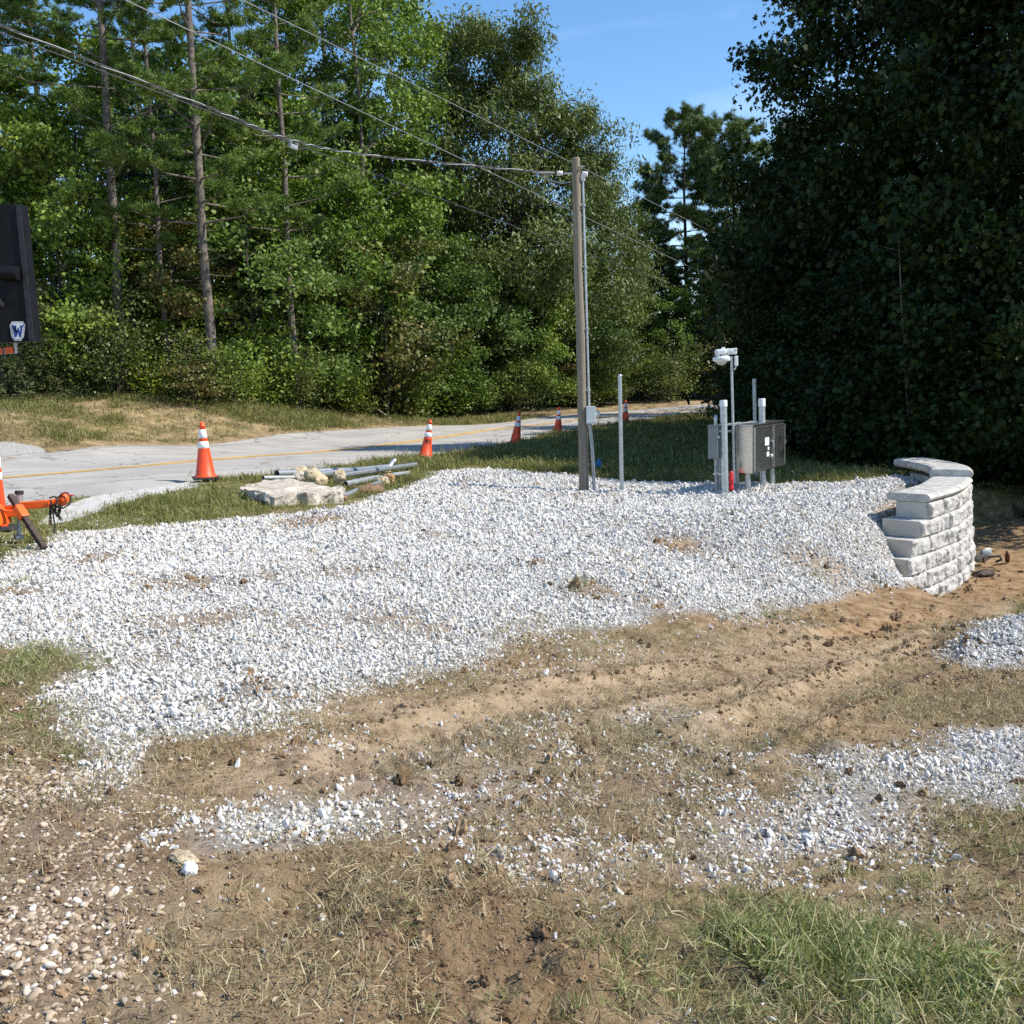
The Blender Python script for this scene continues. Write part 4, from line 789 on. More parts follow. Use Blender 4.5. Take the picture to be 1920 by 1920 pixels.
def plant(kind, name, label, cat, u, Y, H=None, group=None, wide=1.0, leanx=0, rz=None):
    lib = TREE if kind in TREE else SHRUB; t_, c_ = lib[kind]
    # stand it where the photo's column u crosses depth Y, on the ground
    z = 0.0
    for _ in range(4):
        lo = at(u, 700, Y); p = lo
        for v in (600, 700, 800, 900):
            q = at(u, v, Y)
            if q.z > z: p = q
        z = gz1(p.x, Y)
    h0 = HT.setdefault(kind, max(v.co.z for v in c_.vertices)*.985); s = (H/h0) if H else 1.0
    r = empty(name, (p.x, Y, z-.05), label, cat, group, rz if rz is not None else random.uniform(0, 6.28)); r.scale = (s*wide, s*wide, s)
    if leanx: r.rotation_euler = (0, leanx, r.rotation_euler.z)
    for nm, me_ in (('trunk' if lib is TREE else 'stem', t_), ('crown' if lib is TREE else 'foliage', c_)):
        o = bpy.data.objects.new(nm, me_); COL.objects.link(o); o.parent = r
    return r
PG = 'tall pines in the wood across the road'
for kind, u, Y, H, wide, lean, lab in [
    ('pine_b', 10, 36, 20, 1.0, 0, 'shaggy pine at the far left edge, its crown above the black panel'),
    ('pine', 112, 46, 22, .9, 0, 'thin dark pine silhouetted against the sky gap at upper left'),
    ('pine_c', 225, 34.4, 23, 1.0, -.02, 'pine with a pale scaly trunk, second trunk from the left of the sunny wood edge'),
    ('pine_b', 316, 34.9, 17, .8, 0, 'slender pine between the two thick pale trunks left of the road'),
    ('pine', 398, 34.3, 23, 1.0, -.01, 'thickest pale pine trunk behind the cone nearest the conduit heap'),
    ('pine_c', 470, 46, 22, .95, 0, 'pine behind and right of the thickest pale trunk'),
    ('pine_b', 552, 38.2, 20, .9, 0, 'pine with grey bare lower trunk and dead branches'),
    ('pine', 60, 54, 23, 1.0, 0, 'far pine deep in the wood behind the shaggy left edge pine'),
    ('pine_c', 300, 52, 25, 1.0, 0, 'far pine deep in the wood between the pale trunks'),
    ('pine_b', 640, 54, 25, 1.0, 0, 'far pine rising behind the light green sweetgums'),
    ('pine', 815, 57, 19.0, .9, 0, 'dark pine between the sweetgum and the big oak crowns')]:
    plant(kind, 'pine_tree', lab, 'pine tree', u, Y, H, PG, wide, lean)
for kind, u, Y, H, wide, lab in [
    ('far_pine', 1288, 64, 17.3, .85, 'flat topped dark pine alone against the sky right of the pole'),
    ('far_pine', 1375, 62, 16.3, 1.0, 'second flat topped pine touching the dark right hand trees')]:
    plant(kind, 'pine_tree', lab, 'pine tree', u, Y, H, 'far pines beyond the bend', wide)
for u, Y, H, lab in [(1205, 66, 12.2, 'small dark conifer just right of the big oak'), (1250, 64, 9.6, 'bushy dark conifer below the flat topped pine'), (1325, 60, 9.0, 'low dark conifer where the overhead wires end'), (1180, 62, 8, 'squat conifer behind the pole at the end of the road'), (1362, 61, 11.5, 'broad dark conifer filling the gap left of the right hand trees'), (1405, 64, 13, 'tall conifer partly hidden by the right hand trees')]:
    plant('conifer', 'conifer_tree', lab, 'conifer', u, Y, H, 'conifers beyond the bend')
plant('cedar', 'cedar_tree', 'olive cedar under the black panel at the left edge', 'cedar', 38, 32.5, 4.6, wide=1.15)
LG = 'broadleaf trees in the wood across the road'
for kind, u, Y, H, wide, lab in [
    ('sweetgum', 690, 45, 23.5, 1.0, 'tall light green sweetgum left of the sky opening, taller than the frame'),
    ('sweetgum_b', 760, 50, 19.0, .95, 'mid green sweetgum just left of the big oak'),
    ('sweetgum_b', 590, 48, 20, .9, 'narrow sweetgum behind the pine with dead branches'),
    ('oak', 960, 53, 19.3, 1.02, 'big olive green oak with the broad crown left of the utility pole'),
    ('oak_b', 1085, 55, 15.6, .95, 'drooping olive oak whose crown borders the blue sky behind the pole top'),
    ('oak_b', 870, 55, 19.6, .9, 'olive oak crown behind and left of the biggest oak'),
    ('oak_b', 1140, 59, 12.5, .8, 'lower oak shoulder right of the utility pole'),
    ('small_a', 120, 34.2, 9.2, .95, 'light green young tree right beside the black panel'),
    ('small_a', 20, 35, 10.5, 1.0, 'light green young tree behind the black panel'),
    ('small_b', 262, 36, 6.2, 1.0, 'yellow green young tree at the foot of the second pale trunk'),
    ('dogwood', 335, 35.8, 6.0, 1.05, 'reddish turning dogwood between the pale pine trunks'),
    ('small_c', 480, 37.5, 9, 1.1, 'dark green young tree right of the thickest pale trunk'),
    ('small_a', 620, 42, 10.5, 1.1, 'light green young tree behind the gap between two cones'),
    ('small_c', 575, 40, 7.0, 1.0, 'bushy green young tree at the foot of the bare grey trunk'),
    ('dogwood', 720, 43, 7.8, 1.0, 'yellowing dogwood in the wood behind the leaning cone'),
    ('small_c', 800, 45.5, 8.5, 1.0, 'dark green young tree right behind the leaning stencilled cone'),
    ('small_a', 1000, 51, 8.0, 1.0, 'green young tree below the big oak left of the pole'),
    ('small_c', 900, 48.5, 7.6, 1.0, 'shaded young tree between the two middle cones'),
    ('small_c', 1100, 54, 7.6, 1.0, 'green young tree directly behind the utility pole'),
    ('small_b', 1165, 57.5, 6.0, 1.0, 'yellowish young tree behind the bare steel post'),
    ('small_a', 1265, 59, 6.5, 1.0, 'light green young tree behind the far end of the road'),
    ('small_a', 180, 37.5, 12.5, 1.0, 'light green tree between the black panel and the second pale trunk'),
    ('small_c', 330, 42, 13, 1.0, 'dark young tree behind the reddish dogwood'),
    ('small_a', 500, 43, 14, 1.0, 'green tree left of the bare grey trunk'),
    ('small_c', 680, 47, 13, 1.1, 'dark tree below the tall light green sweetgum'),
    ('small_c', 1210, 62, 7, 1.1, 'dark round tree beside the flat topped pine')]:
    nm = {'swe': 'sweetgum_tree', 'oak': 'oak_tree', 'dog': 'dogwood_tree'}.get(kind[:3], 'broadleaf_tree')
    plant(kind, nm, lab, {'sweetgum_tree': 'sweetgum', 'oak_tree': 'oak', 'dogwood_tree': 'dogwood'}.get(nm, 'tree'), u, Y, H, LG, wide)
rsx = np.random.default_rng(99)
SL = {'light': 'light green leafy shrub in the thicket along the far edge of the road', 'yellow': 'yellow green leafy shrub in the thicket along the far edge of the road', 'mid': 'mid green leafy shrub in the thicket along the far edge of the road', 'red': 'reddish turning shrub in the thicket along the far edge of the road', 'olive': 'olive leafy shrub in the thicket along the far edge of the road'}
us = np.arange(85, 1400, 34)
for k, u in enumerate(us):
    Y = np.interp(u, [0, 250, 400, 600, 820, 1000, 1200, 1400], [33.6, 33.9, 34.6, 40.2, 45.2, 49.8, 56.0, 59.5])
    kd = ['light', 'mid', 'yellow', 'olive', 'light', 'mid', 'red', 'yellow', 'olive', 'mid'][(k*7) % 10]
    if u > 850 and kd in ('yellow', 'light') and k % 3: kd = 'olive'
    plant(kd, 'leafy_shrub', SL[kd], 'shrub', u+rsx.normal()*8, Y+rsx.uniform(-.5, 2.0)-(.9 if u < 620 else 0), rsx.uniform(1.6, 3.9) if u > 620 else rsx.uniform(.8, 3.0)*(1.5 if k % 4 == 0 else 1), SL[kd].replace(' shrub', ' shrubs').split(' in the')[0]+' along the wood edge', rsx.uniform(.9, 1.3))
# dark trees on the right
RG = 'dark trees behind the retaining wall'
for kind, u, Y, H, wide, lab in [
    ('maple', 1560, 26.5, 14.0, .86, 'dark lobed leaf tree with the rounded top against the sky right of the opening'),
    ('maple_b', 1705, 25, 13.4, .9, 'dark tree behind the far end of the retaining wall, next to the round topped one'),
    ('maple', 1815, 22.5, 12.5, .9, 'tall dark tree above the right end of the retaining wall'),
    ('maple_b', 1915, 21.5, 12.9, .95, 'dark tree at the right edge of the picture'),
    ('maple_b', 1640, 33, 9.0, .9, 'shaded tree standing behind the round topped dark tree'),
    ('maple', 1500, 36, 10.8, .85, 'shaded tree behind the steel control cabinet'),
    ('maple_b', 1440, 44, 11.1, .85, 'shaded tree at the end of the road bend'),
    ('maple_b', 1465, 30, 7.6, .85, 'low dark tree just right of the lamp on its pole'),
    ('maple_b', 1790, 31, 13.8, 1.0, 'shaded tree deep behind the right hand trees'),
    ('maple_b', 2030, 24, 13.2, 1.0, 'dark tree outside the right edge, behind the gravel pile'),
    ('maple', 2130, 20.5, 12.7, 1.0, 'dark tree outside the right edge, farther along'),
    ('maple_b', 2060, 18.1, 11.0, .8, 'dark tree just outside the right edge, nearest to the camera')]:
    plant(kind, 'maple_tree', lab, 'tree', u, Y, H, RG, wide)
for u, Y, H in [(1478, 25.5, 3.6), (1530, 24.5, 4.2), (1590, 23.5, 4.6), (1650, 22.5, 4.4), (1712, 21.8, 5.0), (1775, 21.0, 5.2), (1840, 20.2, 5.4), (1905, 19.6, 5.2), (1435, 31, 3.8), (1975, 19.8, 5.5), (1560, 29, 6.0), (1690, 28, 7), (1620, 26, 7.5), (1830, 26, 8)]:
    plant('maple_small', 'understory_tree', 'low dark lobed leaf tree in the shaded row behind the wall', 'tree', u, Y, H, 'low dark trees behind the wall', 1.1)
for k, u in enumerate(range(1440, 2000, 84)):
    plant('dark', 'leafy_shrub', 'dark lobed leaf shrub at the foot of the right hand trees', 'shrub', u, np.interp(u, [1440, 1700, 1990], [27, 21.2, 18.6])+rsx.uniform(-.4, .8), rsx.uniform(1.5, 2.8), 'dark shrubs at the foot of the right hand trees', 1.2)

# the wood farther back reads as one mass
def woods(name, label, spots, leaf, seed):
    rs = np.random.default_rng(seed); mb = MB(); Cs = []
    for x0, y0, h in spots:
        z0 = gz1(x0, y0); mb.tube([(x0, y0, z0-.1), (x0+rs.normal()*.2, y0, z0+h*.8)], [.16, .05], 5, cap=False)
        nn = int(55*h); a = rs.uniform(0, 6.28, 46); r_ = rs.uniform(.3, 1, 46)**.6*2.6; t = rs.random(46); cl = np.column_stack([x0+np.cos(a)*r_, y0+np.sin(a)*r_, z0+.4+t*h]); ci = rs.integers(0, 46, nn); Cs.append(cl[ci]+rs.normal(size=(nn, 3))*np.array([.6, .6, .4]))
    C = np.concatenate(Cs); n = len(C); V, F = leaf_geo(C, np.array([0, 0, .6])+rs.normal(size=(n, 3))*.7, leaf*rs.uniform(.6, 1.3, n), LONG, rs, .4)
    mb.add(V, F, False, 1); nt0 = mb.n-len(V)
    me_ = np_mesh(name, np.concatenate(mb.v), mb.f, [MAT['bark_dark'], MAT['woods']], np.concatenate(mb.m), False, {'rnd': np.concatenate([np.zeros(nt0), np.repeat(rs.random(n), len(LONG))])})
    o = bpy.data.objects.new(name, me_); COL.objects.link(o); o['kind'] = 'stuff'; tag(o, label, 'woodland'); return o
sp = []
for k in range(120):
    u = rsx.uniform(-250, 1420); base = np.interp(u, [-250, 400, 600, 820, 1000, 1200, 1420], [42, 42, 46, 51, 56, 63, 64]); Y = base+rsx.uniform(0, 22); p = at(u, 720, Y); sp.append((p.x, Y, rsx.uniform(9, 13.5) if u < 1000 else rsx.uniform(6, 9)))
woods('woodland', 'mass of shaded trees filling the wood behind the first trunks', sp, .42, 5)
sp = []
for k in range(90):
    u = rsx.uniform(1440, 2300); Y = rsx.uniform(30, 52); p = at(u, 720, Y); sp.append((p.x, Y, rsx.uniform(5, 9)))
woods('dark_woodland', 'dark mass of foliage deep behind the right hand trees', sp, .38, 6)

# ------------------------------------------------------------------ traffic cones
def frustum(mb, z0, r0, z1, r1, n=28, mi=0): mb.lathe([(r0, z0), (r1, z1)], n=n, mi=mi); return mb
def make_cone(label, weight=True, stencil=False):
    root = empty('traffic_cone', (0, 0, 0), label, 'traffic cone', 'orange traffic cones along the road')
    rad = lambda z: .150-(.150-.040)*(z-.04)/.83
    b = MB(); b.box((0, 0, .022), (.40, .40, .036), bevel=.010); b.build('base', MAT['rubber'], root)
    c = MB(); c.lathe([(.185, .040), (.185, .052), (.165, .060), (.152, .075), (rad(.45), .45), (rad(.84), .84), (.046, .842), (.046, .862), (.038, .868), (.036, .90), (.026, .915), (.020, .915), (.020, .88)], n=30); c.build('body', MAT['orange'], root)
    for z0, z1 in ((.66, .80), (.50, .61)):
        m = MB(); m.lathe([(rad(z0)+.001, z0), (rad(z0)+.0035, z0+.002), (rad(z1)+.0035, z1-.002), (rad(z1)+.001, z1)], n=30); m.build('reflective_band', MAT['band'], root)
    if stencil:
        m = MB(); zc = .40
        def patch(a0, a1, z0, z1):
            aa = np.linspace(a0, a1, 7); V = [[(rad(z)+.003)*math.cos(a), (rad(z)+.003)*math.sin(a), z] for z in (z0, z1) for a in aa]; m.add(V, np.array([[i, i+1, i+8, i+7] for i in range(6)]))
        A = math.pi*1.5
        patch(A-.72, A+.62, .43, .445); patch(A-.72, A+.62, .335, .35); patch(A+.55, A+.62, .35, .43); patch(A-.72, A-.15, .385, .43); patch(A-.72, A-.60, .35, .39)
        for k in range(5): patch(A-.55+k*.22, A-.44+k*.22, .36, .42 if k % 2 else .405)
        patch(A-.05, A+.4, .40, .415); m.build('stencil_mark', MAT['stencil'], root)
    return root
for (u, v, Y, tx, ty, lab, st_) in [
    (386, 901, 16.5, 0, 0, 'upright traffic cone with black base on the pale road edge left of the conduit heap', False),
    (797, 856, 24.2, .20, -.05, 'leaning traffic cone with dark stencilled marking, in the grass right of the conduit heap', True),
    (966, 832, 28.9, .17, 0, 'tilted unmarked traffic cone in the grass left of the utility pole', False),
    (1046, 815, 34.0, .07, 0, 'traffic cone at the shaded road edge just left of the utility pole', False),
    (1172, 797, 38.5, .05, 0, 'farthest traffic cone, half behind the bare steel post', False)]:
    r = make_cone(lab, stencil=st_); p = at(u, v, Y); r.location = (p.x, p.y, max(tps(p.x, p.y)[0], gz1(p.x, p.y))+(.0 if Y > 20 else .035)-(.03 if st_ else 0)); r.rotation_euler = (ty, tx, .35)

p = at(6, 996, 11.8); r = empty('channelizer_cone', (p.x, p.y, gz1(p.x, p.y)), 'slim orange channelizer cone at the left edge behind the trailer tongue', 'traffic cone', 'orange traffic cones along the road')
m = MB(); m.lathe([(.0, .0), (.19, .0), (.20, .02), (.19, .05), (.08, .055)], n=8, smooth=False); m.build('base', MAT['rubber'], r)
hz = at(6, 842, 11.8).z-r.location.z; k = hz/.96; m = MB(); m.lathe([(.062, .05), (.05, .35), (.043, .60*k), (.042, .88*k), (.034, .895*k), (.022, .90*k), (.022, .925*k), (.032, .935*k), (.034, .95*k), (.02, .96*k), (.0, .96*k)], n=22); m.build('body', MAT['orange'], r)
for z0, z1 in ((.60*k, .69*k), (.735*k, .87*k)):
    m = MB(); m.lathe([(.043, z0), (.0465, z0+.003), (.0455, z1-.003), (.042, z1)], n=22); m.build('reflective_band', MAT['band'], r)

# ------------------------------------------------------------------ utility pole with its riser, meter and service fittings
def leanpole(u, v, Y, ut, vt, h=None):
    b = at(u, v, Y); zb = gz1(b.x, b.y); t = at(ut, vt, Y); return Vector((b.x, b.y, zb)), t
pb, pt = leanpole(1096, 921, 17.2, 1080, 297)
root = empty('utility_pole', pb, 'weathered grey timber service pole standing in the white gravel', 'utility pole')
dv = pt-pb; Hp = dv.length; ax = dv.normalized(); rgt = Vector((1, 0, 0)); rgt = (rgt-ax*rgt.dot(ax)).normalized(); fwd = ax.cross(rgt)
def onp(h, r=0, f=0): return ax*h+rgt*r+fwd*f
m = MB(); hs = np.linspace(-.3, Hp, 14); m.tube([onp(h)+Vector((RNG.normal()*.004, RNG.normal()*.004, 0)) for h in hs], .084-.016*hs/Hp, 20); m.tube([onp(Hp-.002), onp(Hp+.012)], [.066, .056], 18); m.build('shaft', MAT['pole'], root)
m = MB(); R1 = .118
m.tube([onp(.0, R1+.045, -.06), onp(.75, R1+.02, -.06), onp(1.16, R1-.012, -.06)], .030, 12); m.build('lower_conduit', MAT['galv_dull'], root)
m = MB(); m.tube([onp(1.42, R1-.008, -.04), onp(2.8, R1-.012, -.03), onp(4.2, R1-.015, -.02), onp(Hp-.34, R1-.018, -.01)], .022, 12); m.build('riser_conduit', MAT['galv'], root)
m = MB()
for h in (1.7, 2.7, 3.7, Hp-.75):
    m = MB(); m.tube([onp(h-.012, R1-.012, -.03), onp(h+.012, R1-.012, -.03)], .036, 12); m.box(onp(h, R1-.035, -.03), (.06, .05, .02)); m.build('conduit_strap', MAT['galv_dull'], root)
m = MB(); m.tube([onp(Hp-.36, R1-.018, -.01), onp(Hp-.30, R1-.018, -.01), onp(Hp-.25, R1+.005, -.02), onp(Hp-.26, R1+.06, -.03)], [.034, .05, .052, .04], 12); m.build('weatherhead', MAT['white'], root)
m = MB(); m.box(onp(1.29, R1+.012, -.10), (.155, .13, .285), bevel=.008); m.box(onp(1.18, R1+.012, -.10), (.162, .137, .04), bevel=.004); mtr = m.build('meter_box', MAT['meter'], root)
g = MB(); cpt = onp(1.30, R1+.086, -.10); g.lathe([(.062, 0), (.062, .03), (.055, .055), (.035, .072), (.0, .078)], cpt, 20, Euler((0, R(90), 0))); g.build('meter_glass', MAT['glass_bowl'], mtr)
m = MB(); hA = Hp-.235
m.tube([onp(hA, -.07), onp(hA+.01, -.26)], .012, 8); m.lathe([(.02, -.05), (.045, -.045), (.03, -.02), (.05, 0), (.03, .02), (.045, .045), (.02, .05)], onp(hA+.01, -.27), 14, Euler((0, R(90), 0))); m.build('insulator', MAT['white'], root)
m = MB(); m.tube([onp(Hp-.14, -.03, -.05), onp(Hp-.14, .14, -.06)], .010, 8); m.tube([onp(Hp-.14, .08, -.07), onp(Hp-.16, .08, -.1)], .016, 8); m.build('bolt', MAT['galv_dull'], root)
# green tuft of weeds round the pole's foot is part of the verge grass; the bare steel posts
def post(u, v, Y, ut, vt, r, label, m='galv', name='steel_post'):
    b, t = leanpole(u, v, Y, ut, vt); mb = MB(); mb.tube([(0, 0, -.2), t-b], r, 14); mb.tube([t-b-Vector((0, 0, .01)), t-b+Vector((0, 0, .008))], [r*1.12, r*.9], 14)
    o = mb.build(name, MAT[m], None, b); tag(o, label, 'post'); return o
post(1166, 915, 17.0, 1162, 703, .034, 'bare galvanized steel post standing alone in the gravel right of the utility pole')
post(1418, 915, 18.6, 1414, 711, .034, 'thin grey steel post rising behind the control cabinet', 'galv_dull')

# ------------------------------------------------------------------ the pump control station
YS = 16.3
kb = at(1403, 924, YS); st0 = Vector((kb.x, kb.y, gz1(kb.x, kb.y)))
root = empty('control_station', st0, 'stainless steel pump control cabinet on galvanized posts in the white gravel', 'control station')
LEAN = Vector((math.tan(R(1.0))*-1, 0, 1)).normalized()
def S(u, v, Y): return at(u, v, Y)-st0
K0 = S(1411, 888, YS-.1); kt = S(1410, 799, YS-.1); hgt = kt.z-K0.z
a_ = Vector((.585, .81, 0)).normalized(); b_ = Vector((-.81, .585, 0)); Lc, Dc = 1.36, .33
rotc = Matrix((a_, b_, Vector((0, 0, 1)))).transposed()
ctr = K0+a_*Lc/2+b_*Dc/2+Vector((0, 0, hgt/2))
m = MB(); m.box(ctr, (Lc, Dc, hgt), rotc, .008); m.box(ctr+Vector((0, 0, hgt/2+.012)), (Lc+.03, Dc+.04, .022), rotc, .006); cab = m.build('cabinet', MAT['stainless'], root)
for k, (l0, l1) in enumerate(((.03, .80), (.83, 1.335))):
    m = MB(); c = K0+a_*(l0+l1)/2-b_*.014+Vector((0, 0, hgt/2)); m.box(c, (l1-l0, .026, hgt-.05), rotc, .007); dr = m.build('door', MAT['steel_mirror'], cab)
    m = MB(); fr = .012
    for cc, sz in ((c+Vector((0, 0, hgt/2-.035)), (l1-l0-.02, .012, fr)), (c-Vector((0, 0, hgt/2-.035)), (l1-l0-.02, .012, fr)), (c+a_*((l1-l0)/2-.018), (fr, .012, hgt-.09)), (c-a_*((l1-l0)/2-.018), (fr, .012, hgt-.09))): m.box(cc-b_*.014, sz, rotc, .003)
    m.build('door_frame', MAT['stainless'], dr)
    if k == 0:
        for nm, du, dz, w_, h_ in (('label_plate', .52, .10, .17, .13), ('label_plate', .585, -.02, .07, .05), ('label_plate', .56, -.11, .10, .075)):
            m = MB(); m.box(K0+a_*du-b_*.030+Vector((0, 0, hgt/2+dz)), (w_, .004, h_), rotc); m.build(nm, MAT['white'], dr)
        m = MB(); p = K0+a_*.70-b_*.03+Vector((0, 0, hgt*.30)); m.lathe([(.032, 0), (.032, .015), (.022, .03), (.0, .035)], p, 16, (-b_).to_track_quat('Z', 'Y').to_euler()); m.build('pilot_light', MAT['meter'], dr)
        m = MB(); p = K0+a_*.715-b_*.03+Vector((0, 0, hgt*.62)); m.box(p-b_*.02, (.05, .04, .035), rotc, .006); m.cyl(p-b_*.03+Vector((0, 0, .0)), p-b_*.035-Vector((0, 0, .09)), .010); m.build('latch', MAT['galv'], dr)
    else:
        m = MB(); p = K0+a_*(l1+.012)-b_*.01+Vector((0, 0, hgt*.55)); m.box(p, (.03, .05, .06), rotc, .006); m.build('latch', MAT['galv'], dr)
# posts that carry it
def spost(nm, u, v, Y, vt, r, mname, cap=None, cm='white'):
    b = S(u, v, Y); g = gz1(b.x+st0.x, Y)-st0.z; t = S(u, vt, Y); mb = MB(); b.z = g-.15; top = Vector((b.x-.03*(t.z-b.z)*.6, b.y, t.z)); mb.tube([b, top], r, 16); o = mb.build(nm, MAT[mname], root)
    if cap:
        mb = MB(); d = (top-b).normalized(); mb.tube([top-d*cap, top-d*.012, top], [r*1.10, r*1.10, r*1.0], 16); mb.build('cap', MAT[cm], o)
    return b, top
spost('post', 1360, 927, YS-.15, 750, .056, 'galv', .10); spost('post', 1431, 922, YS+.75, 747, .054, 'galv', .13)
spost('leg', 1403, 924, YS+.05, 880, .043, 'galv'); spost('leg', 1449, 921, YS+.95, 874, .038, 'galv'); spost('leg', 1383, 924, YS+.55, 800, .034, 'galv_dull')
for (u, v0, v1, r) in ((1344, 924, 858, .030), (1350, 923, 800, .022), (1354, 922, 800, .018)):
    spost('conduit', u, v0, YS+.1, v1, r, 'galv_dull')
for (p, q, th) in ((S(1348, 797, YS-.02), S(1440, 790, YS+1.0), .032), (S(1338, 889, YS-.05), S(1384, 890, YS+.2), .026), (S(1348, 809, YS-.02), S(1384, 809, YS+.2), .026)):
    m = MB(); d = q-p; m.box((p+q)/2, (d.length, .035, th), d.to_track_quat('X', 'Z'), .003)
    for k in range(4): m.box(p+d*(k+.5)/4+Vector((0, 0, th*.6)), (.05, .05, .016), d.to_track_quat('X', 'Z'))
    m.build('strut', MAT['galv'], root)
# disconnect box on the left
rb = Matrix.Rotation(R(-24), 3, 'Z'); c = S(1338.5, 829, YS-.1)
m = MB(); m.box(c, (.16, .13, .52), rb, .008); m.box(c+Vector((0, -.0, .265)), (.175, .15, .012), rb, .003); dbx = m.build('disconnect_box', MAT['graybox'], root)
m = MB(); m.box(c+rb @ Vector((0, -.07, -.01)), (.145, .014, .47), rb, .004); dd_ = m.build('door', MAT['graybox'], dbx)
m = MB(); m.box(c+rb @ Vector((.085, -.05, .08)), (.03, .05, .035), rb, .006); m.build('handle', MAT['galv'], dbx)
ct = S(1342, 800, YS-.1); m = MB(); m.tube([ct-Vector((0, 0, .03)), ct+Vector((0, 0, .10))], .028, 14); m.tube([ct+Vector((0, 0, .10)), ct+Vector((0, 0, .14)), ct+Vector((0, 0, .17)), ct+Vector((0, 0, .19))], [.034, .034, .022, .012], 14); m.build('conduit_fitting', MAT['galv'], root)
# area lamp on a thin mast
lb = S(1377, 905, YS+.05); ltp = S(1371.5, 668, YS+.05)
m = MB(); m.tube([lb, ltp], .021, 12); mast = m.build('lamp_mast', MAT['galv'], root)
def Q(u, v, dy=0): return S(u, v, YS+.05+dy)
px = YS/FPX
m = MB(); m.box(Q(1362, 658), (24*px, .12, 8.5*px), None, .02); m.box(Q(1351, 660), (20*px, .17, 10*px), None, .028); m.box(Q(1372, 659), (18*px, .09, 11*px), None, .014); m.box(Q(1378, 655), (6*px, .10, 5*px), None, .01); m.box(Q(1356, 652.5), (6*px, .06, 3*px), None, .006); m.box(Q(1345.5, 664), (7*px, .14, 7*px), None, .012); m.box(Q(1359, 669), (14*px, .10, 8*px), None, .01)
head = m.build('lamp_head', MAT['white'], root)
c = Q(1353, 674); m = MB(); rl = 16*px; m.lathe([(rl*.5, .05), (rl*.93, .042), (rl, .02), (rl, -.02), (rl*.82, -.034), (rl*.62, -.036)], c, 26)
for k in range(14):
    a = k*math.pi/7; m.box(c+Vector((math.cos(a)*rl*.99, math.sin(a)*rl*.99, .006)), (.012, .02, .045), Euler((0, 0, a)))
m.build('lamp_rim', MAT['white'], head)
m = MB(); m.lathe([(rl*.66, -.034), (rl*.58, -.055), (rl*.36, -.082), (0.001, -.094)], c, 22); m.build('lamp_lens', MAT['glass_bowl'], head)
m = MB(); m.box(Q(1380, 677), (6.5*px, .075, 19*px), None, .012); m.tube([Q(1380, 688), Q(1378, 692), Q(1375, 693)], .012, 8); m.build('photocell_box', MAT['white'], root)
# red yard hydrant with a black top
hb_ = S(1371, 917, YS-.1); m = MB(); m.lathe([(.0, 0), (.040, 0), (.042, .05), (.036, .06), (.036, .14), (.042, .15), (.042, .18), (.036, .19), (.034, .26), (.020, .30), (.012, .31)], hb_-Vector((0, 0, .02)), 18); hy = m.build('red_hydrant', MAT['red'], root)
m = MB(); m.tube([hb_+Vector((0, 0, .28)), hb_+Vector((0, 0, .40))], .014, 10); m.build('hydrant_handle', MAT['black'], hy)
m = MB(); m.tube([hb_+Vector((0, 0, -.08)), hb_], .03, 10); m.build('hydrant_foot', MAT['black'], hy)

# ------------------------------------------------------------------ the curved block retaining wall
CAPZ = WALL_CAP; arc = ARC
AL = smooth_line(arc, 400); AS = np.concatenate([[0], np.cumsum(np.linalg.norm(np.diff(AL, axis=0), axis=1))])
s_start = AS[np.argmin(np.hypot(AL[:, 0]-arc[2][0], AL[:, 1]-arc[2][1]))]; s_far = AS[-1]-1.0
def arc_at(s):
    p = np.array([np.interp(s, AS, AL[:, 0]), np.interp(s, AS, AL[:, 1])]); q = np.array([np.interp(s+.05, AS, AL[:, 0]), np.interp(s+.05, AS, AL[:, 1])]); r_ = np.array([np.interp(s-.05, AS, AL[:, 0]), np.interp(s-.05, AS, AL[:, 1])]); t = q-r_; t /= np.linalg.norm(t); return p, t, np.array([t[1], -t[0]])
wroot = empty('retaining_wall', (*arc[2], CAPZ-1.3), 'curved white cast block retaining wall holding the gravel pad', 'retaining wall'); W0 = np.array(wroot.location)
HB, NB, DEP = .222, 7, .40
def sweep(sv, zv, fn, mb, back):
    """front face over arc stations sv and heights zv; fn(s, k) gives the outward bulge"""
    ns, nz_ = len(sv), len(zv); V = np.zeros((ns, nz_+2, 3))
    for i, s in enumerate(sv):
        p, t, nn = arc_at(s)
        for j, z in enumerate(zv):
            o = fn(s, z, i, j); V[i, j] = (p[0]+nn[0]*o, p[1]+nn[1]*o, z)
        q = p-nn*back; V[i, nz_] = (q[0], q[1], zv[-1]); V[i, nz_+1] = (q[0], q[1], zv[0])
    k = nz_+2; ii = np.arange(ns-1)[:, None]*k; jj = np.arange(k)[None]; j2 = (jj+1) % k
    F = np.stack([ii+jj, ii+k+jj, ii+k+j2, ii+j2], -1).reshape(-1, 4); e0 = np.arange(k)[None, ::-1]; e1 = (ns-1)*k+np.arange(k)[None]
    mb.add((V-W0).reshape(-1, 3), [F], False); mb.add((V[0]-W0), [np.arange(k)[None, ::-1]], False, 1); mb.add((V[-1]-W0), [np.arange(k)[None]], False, 1)
rw = np.random.default_rng(12)
capth = .112
